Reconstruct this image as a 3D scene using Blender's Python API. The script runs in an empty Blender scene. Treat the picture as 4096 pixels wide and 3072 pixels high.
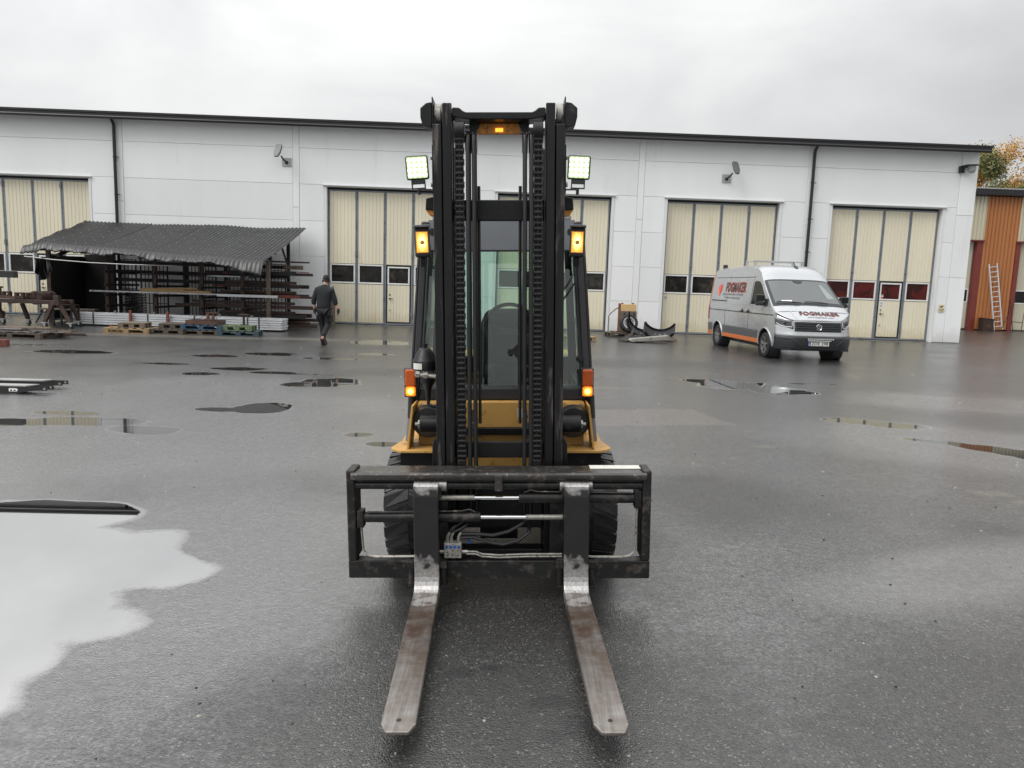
import bpy, bmesh, math, random
from mathutils import Vector, Matrix, Euler
random.seed(7)
sc = bpy.context.scene
COL = sc.collection
R = math.radians
PI = math.pi

# ------------------------------------------------------------------ camera
cam_d = bpy.data.cameras.new('camera')
cam = bpy.data.objects.new('camera', cam_d)
COL.objects.link(cam)
cam_d.sensor_fit = 'HORIZONTAL'
cam_d.sensor_width = 36.0
cam_d.lens = 36.0 * 2960 / 4096
cam_d.clip_start = 0.05
cam_d.clip_end = 3000
PITCH, ROLL, YAW, CAMH = .1334, -.0321, .0342, 1.674
def _cam():
    cy, sy = math.cos(YAW), math.sin(YAW)
    fwd = Vector((sy*math.cos(PITCH), cy*math.cos(PITCH), -math.sin(PITCH)))
    right = Vector((cy, -sy, 0)); down = fwd.cross(right)
    r = math.cos(ROLL)*right + math.sin(ROLL)*down
    d = -math.sin(ROLL)*right + math.cos(ROLL)*down
    m = Matrix.Identity(4)
    for i in range(3):
        m[i][0] = r[i]; m[i][1] = -d[i]; m[i][2] = -fwd[i]
    m[2][3] = CAMH
    return m
cam.matrix_world = _cam()
sc.camera = cam

# ------------------------------------------------------------------ sky, sun, exposure
SUN_EL, SUN_AZ = R(48), R(238)          # azimuth measured clockwise from +Y
world = bpy.data.worlds.new('World')
sc.world = world
world.use_nodes = True
wn, wl = world.node_tree.nodes, world.node_tree.links
wn.clear()
def _n(t, **k):
    n = wn.new(t)
    for a, b in k.items():
        setattr(n, a, b)
    return n
w_out = _n('ShaderNodeOutputWorld'); w_bg = _n('ShaderNodeBackground')
w_bg.inputs['Strength'].default_value = 0.105
w_sky = _n('ShaderNodeTexSky', sky_type='NISHITA')
w_sky.sun_disc = False
w_sky.sun_elevation = SUN_EL
w_sky.sun_rotation = SUN_AZ
w_tc = _n('ShaderNodeTexCoord')
# overcast deck: a cloud layer whose brightness climbs with elevation and towards the veiled sun's side
w_sep = _n('ShaderNodeSeparateXYZ'); wl.new(w_tc.outputs['Generated'], w_sep.inputs[0])
w_abs = _n('ShaderNodeMath', operation='MAXIMUM'); wl.new(w_sep.outputs['Z'], w_abs.inputs[0]); w_abs.inputs[1].default_value = 0
w_pow = _n('ShaderNodeMath', operation='POWER'); wl.new(w_abs.outputs[0], w_pow.inputs[0]); w_pow.inputs[1].default_value = 1.7
w_el = _n('ShaderNodeMapRange'); wl.new(w_pow.outputs[0], w_el.inputs['Value'])
w_el.inputs['From Min'].default_value = 0.0; w_el.inputs['From Max'].default_value = 1.0
w_el.inputs['To Min'].default_value = 5.8; w_el.inputs['To Max'].default_value = 20.0
w_dot = _n('ShaderNodeVectorMath', operation='DOT_PRODUCT'); wl.new(w_tc.outputs['Generated'], w_dot.inputs[0])
w_dot.inputs[1].default_value = (-.80, .30, .35)
w_az = _n('ShaderNodeMapRange'); wl.new(w_dot.outputs['Value'], w_az.inputs['Value'])
w_az.inputs['From Min'].default_value = -1; w_az.inputs['From Max'].default_value = 1
w_az.inputs['To Min'].default_value = .76; w_az.inputs['To Max'].default_value = 1.28
w_map = _n('ShaderNodeMapping'); wl.new(w_tc.outputs['Generated'], w_map.inputs['Vector'])
w_map.inputs['Scale'].default_value = (1.0, 1.0, 2.4)
w_n1 = _n('ShaderNodeTexNoise'); wl.new(w_map.outputs[0], w_n1.inputs['Vector'])
w_n1.inputs['Scale'].default_value = 2.2; w_n1.inputs['Detail'].default_value = 7; w_n1.inputs['Roughness'].default_value = .52
w_n1.inputs['Distortion'].default_value = .35
w_cl = _n('ShaderNodeMapRange'); wl.new(w_n1.outputs['Fac'], w_cl.inputs['Value'])
w_cl.inputs['From Min'].default_value = .30; w_cl.inputs['From Max'].default_value = .72
w_cl.inputs['To Min'].default_value = .77; w_cl.inputs['To Max'].default_value = 1.10
w_m1 = _n('ShaderNodeMath', operation='MULTIPLY'); wl.new(w_el.outputs[0], w_m1.inputs[0]); wl.new(w_az.outputs[0], w_m1.inputs[1])
w_m2 = _n('ShaderNodeMath', operation='MULTIPLY'); wl.new(w_m1.outputs[0], w_m2.inputs[0]); wl.new(w_cl.outputs[0], w_m2.inputs[1])
w_tint = _n('ShaderNodeMix', data_type='RGBA'); wl.new(w_cl.outputs[0], w_tint.inputs['Factor'])
w_tint.inputs[6].default_value = (.93, .965, 1.03, 1); w_tint.inputs[7].default_value = (1.0, 1.0, .995, 1)
w_sc = _n('ShaderNodeVectorMath', operation='SCALE'); wl.new(w_tint.outputs[2], w_sc.inputs[0]); wl.new(w_m2.outputs[0], w_sc.inputs['Scale'])
w_mix = _n('ShaderNodeMix', data_type='RGBA'); w_mix.inputs['Factor'].default_value = .96
wl.new(w_sky.outputs[0], w_mix.inputs[6]); wl.new(w_sc.outputs[0], w_mix.inputs[7])
wl.new(w_mix.outputs[2], w_bg.inputs['Color']); wl.new(w_bg.outputs[0], w_out.inputs['Surface'])

sun_d = bpy.data.lights.new('sun', 'SUN')
sun_d.energy = 1.5; sun_d.angle = R(32); sun_d.color = (1.0, .975, .94)
sun = bpy.data.objects.new('sun', sun_d); COL.objects.link(sun)
_sd = Vector((math.sin(SUN_AZ)*math.cos(SUN_EL), math.cos(SUN_AZ)*math.cos(SUN_EL), math.sin(SUN_EL)))
sun.rotation_euler = _sd.to_track_quat('Z', 'Y').to_euler()
sun.location = _sd*60

vs = sc.view_settings
vs.view_transform = 'Standard'; vs.look = 'None'; vs.exposure = 0.15; vs.gamma = 1.0
vs.use_curve_mapping = False
sc.cycles.use_denoising = True
sc.cycles.max_bounces = 8; sc.cycles.transparent_max_bounces = 12
sc.cycles.sample_clamp_indirect = 6

# ------------------------------------------------------------------ materials
MATS = {}
def mat(name, col, rough=.5, metal=0., var=.12, vscale=2.5, bump=0., bscale=60, spec=.5, col2=None, c2scale=4., c2=(.5, .62),
        streak=False, rvar=.08, emit=None, estr=0., coat=0., alpha=None, splash=None, lines=0.):
    """Principled material: colour mottled by position noise, an optional second colour in patches (rust, dirt, wear), rough/bump noise."""
    m = bpy.data.materials.new(name); m.use_nodes = True
    nt = m.node_tree; n = nt.nodes; l = nt.links
    b = n['Principled BSDF']
    geo = n.new('ShaderNodeNewGeometry'); pos = geo.outputs['Position']
    nz = n.new('ShaderNodeTexNoise'); nz.inputs['Scale'].default_value = vscale; nz.inputs['Detail'].default_value = 5
    src = pos
    if streak:
        mp = n.new('ShaderNodeMapping'); mp.inputs['Scale'].default_value = (1, 1, .12); l.new(pos, mp.inputs['Vector']); src = mp.outputs[0]
    l.new(src, nz.inputs['Vector'])
    mr = n.new('ShaderNodeMapRange'); l.new(nz.outputs['Fac'], mr.inputs['Value'])
    mr.inputs['From Min'].default_value = .25; mr.inputs['From Max'].default_value = .75
    mr.inputs['To Min'].default_value = 1-var; mr.inputs['To Max'].default_value = 1+var
    sc_ = n.new('ShaderNodeVectorMath'); sc_.operation = 'SCALE'
    sc_.inputs[0].default_value = col[:3]; l.new(mr.outputs[0], sc_.inputs['Scale'])
    out = sc_.outputs[0]
    if col2:
        n2 = n.new('ShaderNodeTexNoise'); n2.inputs['Scale'].default_value = c2scale; n2.inputs['Detail'].default_value = 8
        n2.inputs['Roughness'].default_value = .65
        l.new(src, n2.inputs['Vector'])
        r2 = n.new('ShaderNodeMapRange'); l.new(n2.outputs['Fac'], r2.inputs['Value'])
        r2.inputs['From Min'].default_value = c2[0]; r2.inputs['From Max'].default_value = c2[1]
        mx = n.new('ShaderNodeMix'); mx.data_type = 'RGBA'; l.new(r2.outputs[0], mx.inputs['Factor'])
        l.new(out, mx.inputs[6]); mx.inputs[7].default_value = (*col2[:3], 1); out = mx.outputs[2]
    if splash:                                   # dirt thrown up from the ground: (colour, height, amount)
        sp = n.new('ShaderNodeSeparateXYZ'); l.new(pos, sp.inputs[0])
        n3 = n.new('ShaderNodeTexNoise'); n3.inputs['Scale'].default_value = 3.5; n3.inputs['Detail'].default_value = 9; n3.inputs['Roughness'].default_value = .7
        l.new(pos, n3.inputs['Vector'])
        ad = n.new('ShaderNodeMath'); ad.operation = 'MULTIPLY_ADD'; l.new(n3.outputs['Fac'], ad.inputs[0]); ad.inputs[1].default_value = -splash[1]*1.6; l.new(sp.outputs['Z'], ad.inputs[2])
        r3 = n.new('ShaderNodeMapRange'); l.new(ad.outputs[0], r3.inputs['Value']); r3.inputs['From Min'].default_value = -splash[1]*.9; r3.inputs['From Max'].default_value = splash[1]*.35
        r3.inputs['To Min'].default_value = splash[2]; r3.inputs['To Max'].default_value = 0
        mx = n.new('ShaderNodeMix'); mx.data_type = 'RGBA'; l.new(r3.outputs[0], mx.inputs['Factor']); l.new(out, mx.inputs[6]); mx.inputs[7].default_value = (*splash[0], 1); out = mx.outputs[2]
        oi = n.new('ShaderNodeObjectInfo'); r4 = n.new('ShaderNodeMapRange'); l.new(oi.outputs['Random'], r4.inputs['Value']); r4.inputs['To Min'].default_value = .955; r4.inputs['To Max'].default_value = 1.03
        s4 = n.new('ShaderNodeVectorMath'); s4.operation = 'SCALE'; l.new(out, s4.inputs[0]); l.new(r4.outputs[0], s4.inputs['Scale']); out = s4.outputs[0]
    l.new(out, b.inputs['Base Color'])
    rr = n.new('ShaderNodeMapRange'); l.new(nz.outputs['Fac'], rr.inputs['Value'])
    rr.inputs['From Min'].default_value = .3; rr.inputs['From Max'].default_value = .7
    rr.inputs['To Min'].default_value = max(.02, rough-rvar); rr.inputs['To Max'].default_value = min(1, rough+rvar)
    l.new(rr.outputs[0], b.inputs['Roughness'])
    b.inputs['Metallic'].default_value = metal
    b.inputs['Specular IOR Level'].default_value = spec
    if coat: b.inputs['Coat Weight'].default_value = coat; b.inputs['Coat Roughness'].default_value = .06
    if bump:
        nb = n.new('ShaderNodeTexNoise'); nb.inputs['Scale'].default_value = bscale; nb.inputs['Detail'].default_value = 4
        l.new(pos, nb.inputs['Vector'])
        bp = n.new('ShaderNodeBump'); bp.inputs['Strength'].default_value = bump; bp.inputs['Distance'].default_value = .01
        l.new(nb.outputs['Fac'], bp.inputs['Height']); l.new(bp.outputs[0], b.inputs['Normal'])
    if lines:                                    # shallow rolled lines across a wall panel
        wv = n.new('ShaderNodeTexWave'); wv.bands_direction = 'Z'; wv.inputs['Scale'].default_value = lines; l.new(pos, wv.inputs['Vector'])
        rw = n.new('ShaderNodeMapRange'); l.new(wv.outputs['Fac'], rw.inputs['Value']); rw.inputs['From Min'].default_value = .0; rw.inputs['From Max'].default_value = .08
        nd = n.new('ShaderNodeTexNoise'); nd.inputs['Scale'].default_value = 1.1; nd.inputs['Detail'].default_value = 3; l.new(pos, nd.inputs['Vector'])
        am = n.new('ShaderNodeMath'); am.operation = 'MULTIPLY_ADD'; l.new(nd.outputs['Fac'], am.inputs[0]); am.inputs[1].default_value = 3.0; l.new(rw.outputs[0], am.inputs[2])
        bp = n.new('ShaderNodeBump'); bp.inputs['Strength'].default_value = .35; bp.inputs['Distance'].default_value = .006
        l.new(am.outputs[0], bp.inputs['Height']); l.new(bp.outputs[0], b.inputs['Normal'])
    if emit:
        b.inputs['Emission Color'].default_value = (*emit, 1); b.inputs['Emission Strength'].default_value = estr
    if alpha is not None: b.inputs['Alpha'].default_value = alpha
    MATS[name] = m
    return m

def glass(name, tint, refl=.12, rough=.02):
    """thin pane: tinted see-through with a Fresnel reflection"""
    m = bpy.data.materials.new(name); m.use_nodes = True
    n = m.node_tree.nodes; l = m.node_tree.links; n.clear()
    o = n.new('ShaderNodeOutputMaterial'); t = n.new('ShaderNodeBsdfTransparent'); t.inputs[0].default_value = (*tint, 1)
    g = n.new('ShaderNodeBsdfGlossy'); g.inputs['Roughness'].default_value = rough
    lw = n.new('ShaderNodeFresnel'); lw.inputs[0].default_value = 1.5
    ad = n.new('ShaderNodeMath'); ad.operation = 'ADD'; ad.use_clamp = True; ad.inputs[1].default_value = refl
    l.new(lw.outputs[0], ad.inputs[0])
    x = n.new('ShaderNodeMixShader'); l.new(ad.outputs[0], x.inputs[0]); l.new(t.outputs[0], x.inputs[1]); l.new(g.outputs[0], x.inputs[2])
    l.new(x.outputs[0], o.inputs[0]); MATS[name] = m
    return m

def emitter(name, col, strength):
    m = bpy.data.materials.new(name); m.use_nodes = True
    b = m.node_tree.nodes['Principled BSDF']
    b.inputs['Base Color'].default_value = (*col, 1); b.inputs['Roughness'].default_value = .2
    b.inputs['Emission Color'].default_value = (*col, 1); b.inputs['Emission Strength'].default_value = strength
    MATS[name] = m
    return m

# ------------------------------------------------------------------ mesh building
class MB:
    """collects shapes, then build() links them as ONE mesh object"""
    def __init__(s): s.v = []; s.f = []; s.T = None
    def at(s, m): s.T = m; return s
    def add(s, vs_, fs):
        k = len(s.v)
        for p in vs_:
            p = Vector(p)
            s.v.append(tuple(s.T @ p) if s.T is not None else tuple(p))
        s.f += [tuple(i+k for i in f) for f in fs]
        return s
    def box(s, x0, x1, y0, y1, z0, z1):
        return s.add([(x0,y0,z0),(x1,y0,z0),(x1,y1,z0),(x0,y1,z0),(x0,y0,z1),(x1,y0,z1),(x1,y1,z1),(x0,y1,z1)],
                     [(0,3,2,1),(4,5,6,7),(0,1,5,4),(1,2,6,5),(2,3,7,6),(3,0,4,7)])
    def cbox(s, c, d, e=(0,0,0)):
        o = s.T; m = Matrix.Translation(c) @ Euler(e).to_matrix().to_4x4()
        s.T = m if o is None else o @ m
        s.box(-d[0]/2, d[0]/2, -d[1]/2, d[1]/2, -d[2]/2, d[2]/2); s.T = o
        return s
    def bar(s, a, b, w, h, up=(0,0,1)):
        """rectangular bar from a to b, w across, h along up"""
        a, b = Vector(a), Vector(b); d = (b-a).normalized(); u = Vector(up)
        x = d.cross(u)
        if x.length < 1e-4: x = d.cross(Vector((0,1,0)))
        x.normalize(); u = x.cross(d).normalized()
        q = [(-w/2,-h/2),(w/2,-h/2),(w/2,h/2),(-w/2,h/2)]
        return s.add([a+x*i+u*j for i, j in q]+[b+x*i+u*j for i, j in q], [(3,2,1,0),(4,5,6,7),(0,1,5,4),(1,2,6,5),(2,3,7,6),(3,0,4,7)])
    def cyl(s, a, b, r, n=14, r2=None, caps=True):
        a, b = Vector(a), Vector(b); d = (b-a).normalized(); r2 = r if r2 is None else r2
        x = d.orthogonal().normalized(); y = d.cross(x)
        vs_ = []
        for c, q in ((a, r), (b, r2)):
            for i in range(n):
                t = 2*PI*i/n; vs_.append(c+x*math.cos(t)*q+y*math.sin(t)*q)
        fs = [(i, (i+1) % n, n+(i+1) % n, n+i) for i in range(n)]
        if caps: fs += [tuple(range(n-1,-1,-1)), tuple(range(n, 2*n))]
        return s.add(vs_, fs)
    def tube(s, pts, r, n=8):
        pts = [Vector(p) for p in pts]; vs_ = []; fs = []
        x = None
        for i, p in enumerate(pts):
            d = (pts[min(i+1, len(pts)-1)]-pts[max(i-1, 0)]).normalized()
            x = d.orthogonal().normalized() if x is None else (x-d*x.dot(d)).normalized()
            y = d.cross(x)
            rr = r[i] if isinstance(r, (list, tuple)) else r
            for k in range(n):
                t = 2*PI*k/n; vs_.append(p+x*math.cos(t)*rr+y*math.sin(t)*rr)
        for i in range(len(pts)-1):
            for k in range(n):
                fs.append((i*n+k, i*n+(k+1) % n, (i+1)*n+(k+1) % n, (i+1)*n+k))
        fs += [tuple(range(n-1,-1,-1)), tuple(range((len(pts)-1)*n, len(pts)*n))]
        return s.add(vs_, fs)
    def lathe(s, prof, c=(0,0,0), axis='z', n=24, ring=False):
        """prof: (radius, height) pairs turned round an axis through c"""
        vs_ = []; fs = []
        for r, h in prof:
            for k in range(n):
                t = 2*PI*k/n; a, b = r*math.cos(t), r*math.sin(t)
                p = {'z': (a, b, h), 'y': (a, h, b), 'x': (h, a, b)}[axis]
                vs_.append((p[0]+c[0], p[1]+c[1], p[2]+c[2]))
        for i in range(len(prof)-(0 if ring else 1)):
            for k in range(n):
                j = (i+1) % len(prof); q = (i*n+k, i*n+(k+1) % n, j*n+(k+1) % n, j*n+k)
                fs.append(q if axis == 'z' else q[::-1] if axis == 'y' else q)
        if not ring: fs += [tuple(range(n-1,-1,-1)), tuple(range((len(prof)-1)*n, len(prof)*n))]
        return s.add(vs_, fs)
    def prism(s, poly, a, b, axis='y'):
        """poly: 2-D outline; extruded from a to b along axis ('y': outline in x,z; 'x': in y,z; 'z': in x,y)"""
        n = len(poly)
        f = {'y': lambda p, h: (p[0], h, p[1]), 'x': lambda p, h: (h, p[0], p[1]), 'z': lambda p, h: (p[0], p[1], h)}[axis]
        return s.add([f(p, a) for p in poly]+[f(p, b) for p in poly],
                     [tuple(range(n-1,-1,-1)), tuple(range(n, 2*n))]+[(i, (i+1) % n, n+(i+1) % n, n+i) for i in range(n)])
    def grid(s, fn, us, vs2):
        """sheet fn(u, v) -> point"""
        nu, nv = len(us), len(vs2)
        return s.add([fn(u, v) for u in us for v in vs2],
                     [(i*nv+j, (i+1)*nv+j, (i+1)*nv+j+1, i*nv+j+1) for i in range(nu-1) for j in range(nv-1)])
    def mesh(s, name):
        me = bpy.data.meshes.new(name); me.from_pydata(s.v, [], s.f); me.validate()
        bm = bmesh.new(); bm.from_mesh(me); bmesh.ops.recalc_face_normals(bm, faces=bm.faces); bm.to_mesh(me); bm.free()
        return me
    def build(s, name, m, parent=None, bevel=0, seg=2, smooth=False, solid=0):
        o = bpy.data.objects.new(name, s.mesh(name)); COL.objects.link(o)
        fin(o, m, parent, bevel, seg, smooth, solid)
        return o
def fin(o, m, parent=None, bevel=0, seg=2, smooth=False, solid=0):
    if m is not None:
        o.data.materials.clear(); o.data.materials.append(MATS[m] if isinstance(m, str) else m)
    if parent is not None: o.parent = parent
    if smooth:
        o.data.polygons.foreach_set('use_smooth', [True]*len(o.data.polygons))
        o.data.set_sharp_from_angle(angle=R(38)) if hasattr(o.data, 'set_sharp_from_angle') else None
    if solid:
        q = o.modifiers.new('solid', 'SOLIDIFY'); q.thickness = solid; q.offset = 0
    if bevel:
        q = o.modifiers.new('bevel', 'BEVEL'); q.width = bevel; q.segments = seg; q.limit_method = 'ANGLE'; q.angle_limit = R(40)
    return o
def empty(name, loc=(0,0,0), rz=0.):
    o = bpy.data.objects.new(name, None); COL.objects.link(o); o.location = loc; o.rotation_euler = (0,0,rz); o.empty_display_size = .2
    return o
def tag(o, label=None, cat=None, group=None, kind=None):
    if label: o['label'] = label
    if cat: o['category'] = cat
    if group: o['group'] = group
    if kind: o['kind'] = kind
    return o
def thing(name, label, cat, loc=(0,0,0), rz=0., group=None):
    return tag(empty(name, loc, rz), label, cat, group)
def copy_tree(o, parent=None):
    c = o.copy(); COL.objects.link(c); c.parent = parent
    for ch in list(o.children): copy_tree(ch, c)
    return c
def kid(name, src, parent, loc=None, rot=None, scale=None):
    """another piece sharing src's mesh"""
    o = bpy.data.objects.new(name, src.data); COL.objects.link(o); o.parent = parent
    for q in src.modifiers:
        w = o.modifiers.new(q.name, q.type)
        for a in ('width','segments','limit_method','angle_limit','thickness','offset'):
            if hasattr(q, a): setattr(w, a, getattr(q, a))
    if loc is not None: o.location = loc
    if rot is not None: o.rotation_euler = rot
    if scale is not None: o.scale = scale
    return o
def bake(o):
    """apply modifiers, keep the object"""
    dg = bpy.context.evaluated_depsgraph_get(); dg.update()
    me = bpy.data.meshes.new_from_object(o.evaluated_get(dg)); o.modifiers.clear(); o.data = me
    return o
def text_mesh(txt, size, spacing=1., bold=0., shear=0., res=3, align='CENTER'):
    """verts/faces of a flat lettering, centred on the origin in x,y"""
    cu = bpy.data.curves.new('t', 'FONT'); cu.body = txt; cu.size = size; cu.align_x = align; cu.align_y = 'CENTER'
    cu.space_character = spacing; cu.offset = bold; cu.shear = shear; cu.resolution_u = res; cu.fill_mode = 'FRONT'
    o = bpy.data.objects.new('t', cu); COL.objects.link(o)
    dg = bpy.context.evaluated_depsgraph_get(); dg.update()
    me = bpy.data.meshes.new_from_object(o.evaluated_get(dg))
    v = [tuple(q.co) for q in me.vertices]; f = [tuple(p.vertices) for p in me.polygons]
    bpy.data.objects.remove(o); bpy.data.curves.remove(cu); bpy.data.meshes.remove(me)
    return v, f
def lerp(a, b, t): return a+(b-a)*t
def lin(a, b, n): return [a+(b-a)*i/(n-1) for i in range(n)]
def pw(xs, ys, x):
    if x <= xs[0]: return ys[0]
    for i in range(len(xs)-1):
        if x <= xs[i+1]: return lerp(ys[i], ys[i+1], (x-xs[i])/(xs[i+1]-xs[i]))
    return ys[-1]

# ================================================================== GROUND
def gz(x, y):
    """height of the yard: level, with the local cross-fall the forklift stands on"""
    return .0321*x*math.exp(-(x*x+(y-4.0)**2)/(2*3.0**2))
def _axis(lo, hi, fine_lo, fine_hi, step):
    a = [fine_lo]
    while a[-1] < fine_hi: a.append(a[-1]+step)
    s = step; r = a[:]
    while r[-1] < hi: s *= 1.5; r.append(r[-1]+s)
    s = step
    while r[0] > lo: s *= 1.5; r.insert(0, r[0]-s)
    return r
gx = _axis(-700, 700, -12, 12, .4); gy = _axis(-700, 900, -8, 16, .4)
g = MB().grid(lambda x, y: (x, y, gz(x, y)), gx, gy)

# puddles: (x, y, radius x, radius y, rotation)  in metres on the yard
PUDDLES = [
 (-3.15,5.18,.80,.40,.02),(-2.75,4.55,.78,.46,.10),(-2.35,4.20,.72,.42,-.05),(-2.75,3.70,1.05,.55,.0),(-2.55,3.05,.80,.55,-.35),(-2.75,2.45,.70,.50,.2),(-3.5,4.1,.7,.8,0),
 (-4.55,8.40,.75,.26,.05),(-3.75,8.05,.42,.24,-.1),(-5.3,8.25,.5,.22,0),(-4.95,8.85,.45,.14,0),
 (-2.88,9.55,.40,.42,.15),(-3.4,9.35,.30,.16,0),
 (-2.55,12.1,.50,.55,.0),(-2.95,11.7,.35,.30,.2),
 (-4.5,13.5,.55,.26,.05),(-3.8,13.1,.4,.2,0),(-4.9,12.7,.35,.2,.05),(-3.3,13.0,.4,.1,0),(-6.0,14.0,.45,.15,0),
 (-8.6,15.6,1.0,.36,.02),(-4.6,16.3,.8,.34,0),(-5.7,15.6,.6,.26,.05),(-3.3,15.7,.6,.24,0),(-2.6,16.9,.5,.24,0),
 (-2.9,20.2,.85,.75,.0),(-10.5,16.8,1.1,.16,0),
 (4.55,13.1,.72,.66,.15),(5.05,12.55,.62,.52,-.1),(4.1,13.6,.5,.3,0),(6.1,13.6,.5,.08,0),
 (4.88,9.62,.38,.26,-.25),(5.35,9.38,.42,.24,-.2),
 (5.72,7.95,.50,.22,-.55),(6.15,7.62,.6,.38,-.3),(5.3,8.3,.40,.14,-.45),
 (-1.38,8.05,.19,.12,.2),(-1.08,7.6,.20,.12,0),
]
def ground_material():
    m = bpy.data.materials.new('wet_asphalt'); m.use_nodes = True
    n = m.node_tree.nodes; l = m.node_tree.links; b = n['Principled BSDF']
    def N(t, **k):
        q = n.new(t)
        for a, c in k.items(): setattr(q, a, c)
        return q
    pos = N('ShaderNodeNewGeometry').outputs['Position']
    def noise(scale, det=4, rough=.55, vec=None):
        q = N('ShaderNodeTexNoise'); q.inputs['Scale'].default_value = scale; q.inputs['Detail'].default_value = det; q.inputs['Roughness'].default_value = rough
        l.new(vec or pos, q.inputs['Vector']); return q.outputs['Fac']
    def rng(v, a, c, d, e):
        q = N('ShaderNodeMapRange'); l.new(v, q.inputs['Value'])
        for k, val in zip(('From Min','From Max','To Min','To Max'), (a, c, d, e)): q.inputs[k].default_value = val
        return q.outputs[0]
    def mth(op, a, c):
        q = N('ShaderNodeMath', operation=op)
        for i, v in enumerate((a, c)):
            if isinstance(v, (int, float)): q.inputs[i].default_value = v
            else: l.new(v, q.inputs[i])
        return q.outputs[0]
    def mixc(f, a, c):
        q = N('ShaderNodeMix', data_type='RGBA')
        if isinstance(f, (int, float)): q.inputs['Factor'].default_value = f
        else: l.new(f, q.inputs['Factor'])
        for i, v in ((6, a), (7, c)):
            if isinstance(v, tuple): q.inputs[i].default_value = (*v, 1)
            else: l.new(v, q.inputs[i])
        return q.outputs[2]
    # puddle field: smallest normalised distance, ragged by noise
    d = None
    big = None
    for i_, (x, y, rx, ry, ro) in enumerate(PUDDLES):
        mp = N('ShaderNodeMapping', vector_type='TEXTURE'); l.new(pos, mp.inputs['Vector'])
        mp.inputs['Location'].default_value = (x, y, 0); mp.inputs['Rotation'].default_value = (0, 0, ro); mp.inputs['Scale'].default_value = (rx, ry, 1000)
        ln = N('ShaderNodeVectorMath', operation='LENGTH'); l.new(mp.outputs[0], ln.inputs[0])
        if i_ == 7: big = d
        if d is None: d = ln.outputs['Value']
        else:
            q = N('ShaderNodeMath', operation='SMOOTH_MIN'); l.new(d, q.inputs[0]); l.new(ln.outputs['Value'], q.inputs[1]); q.inputs[2].default_value = .18; d = q.outputs[0]
    rag = mth('ADD', rng(noise(2.2, 1.5, .4), .3, .7, -.16, .16), rng(noise(24, 2), .3, .7, -.014, .014))
    dd = mth('ADD', d, rag)
    water = rng(dd, .90, 1.02, 1, 0)                    # standing water
    damp = rng(dd, 1.0, 1.9, 1, 0)                      # darker, smoother rim round each puddle
    # stones of the asphalt
    vo = N('ShaderNodeTexVoronoi'); vo.inputs['Scale'].default_value = 130; l.new(pos, vo.inputs['Vector'])
    vo2 = N('ShaderNodeTexVoronoi'); vo2.inputs['Scale'].default_value = 210; l.new(pos, vo2.inputs['Vector'])
    stone = vo.outputs['Color']
    sep = N('ShaderNodeSeparateColor'); l.new(stone, sep.inputs[0])
    tone = mixc(rng(sep.outputs[0], .05, .95, 0, 1), (.010, .010, .0105), (.040, .0395, .038))
    light = rng(sep.outputs[1], .95, .985, 0, 1)
    tone = mixc(mth('MULTIPLY', light, .62), tone, (.22, .21, .19))
    tone = mixc(rng(noise(.35, 4), .35, .7, 0, .45), tone, (.024, .023, .022))
    tone = mixc(mth('MULTIPLY', rng(noise(1.7, 6, .65), .58, .72, 0, 1), .30), tone, (.055, .050, .042))
    # sandy, silted patches (paler, matt) and one coarse repair patch
    silt = None
    for (x, y, rx, ry) in ((3.05,7.75,.17,.06),(4.30,6.00,.20,.10),(4.45,5.75,.16,.08),(1.9,12.3,.9,.13),(1.5,11.2,.6,.10),(-8.6,20.3,3.2,.55),(-5.0,20.6,1.4,.4),(24,33,3,.15)):
        mp = N('ShaderNodeMapping', vector_type='TEXTURE'); l.new(pos, mp.inputs['Vector'])
        mp.inputs['Location'].default_value = (x, y, 0); mp.inputs['Scale'].default_value = (rx, ry, 1000)
        ln = N('ShaderNodeVectorMath', operation='LENGTH'); l.new(mp.outputs[0], ln.inputs[0])
        silt = ln.outputs['Value'] if silt is None else mth('MINIMUM', silt, ln.outputs['Value'])
    siltm = mth('MULTIPLY', rng(mth('ADD', silt, rng(noise(9, 5, .7), .3, .7, -.5, .5)), .7, 1.1, 1, 0), .30)
    tone = mixc(siltm, tone, (.20, .175, .125))
    pm = N('ShaderNodeMapping', vector_type='TEXTURE'); l.new(pos, pm.inputs['Vector'])
    pm.inputs['Location'].default_value = (2.05, 9.5, 0); pm.inputs['Rotation'].default_value = (0, 0, .18); pm.inputs['Scale'].default_value = (1.0, .62, 1000)
    ps = N('ShaderNodeSeparateXYZ'); l.new(pm.outputs[0], ps.inputs[0])
    px_ = mth('MAXIMUM', mth('ABSOLUTE', ps.outputs[0], 0), mth('ABSOLUTE', ps.outputs[1], 0))
    stain = None  # dark stains; those between the forks also paint in the forklift's reflection
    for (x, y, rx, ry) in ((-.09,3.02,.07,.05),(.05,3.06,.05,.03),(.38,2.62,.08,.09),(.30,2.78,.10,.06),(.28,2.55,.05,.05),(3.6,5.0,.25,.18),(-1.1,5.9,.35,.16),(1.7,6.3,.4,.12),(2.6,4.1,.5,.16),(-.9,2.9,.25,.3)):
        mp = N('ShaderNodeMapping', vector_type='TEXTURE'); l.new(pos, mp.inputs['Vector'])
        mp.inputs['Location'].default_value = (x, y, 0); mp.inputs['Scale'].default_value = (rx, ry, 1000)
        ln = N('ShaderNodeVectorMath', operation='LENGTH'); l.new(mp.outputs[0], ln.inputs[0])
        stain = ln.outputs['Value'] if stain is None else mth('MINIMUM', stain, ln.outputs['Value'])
    stain_refl_m = rng(mth('ADD', stain, rng(noise(12, 4, .6), .3, .7, -.4, .4)), .6, 1.2, 1, 0)
    tone = mixc(mth('MULTIPLY', stain_refl_m, .75), tone, (.008, .008, .009))
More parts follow.
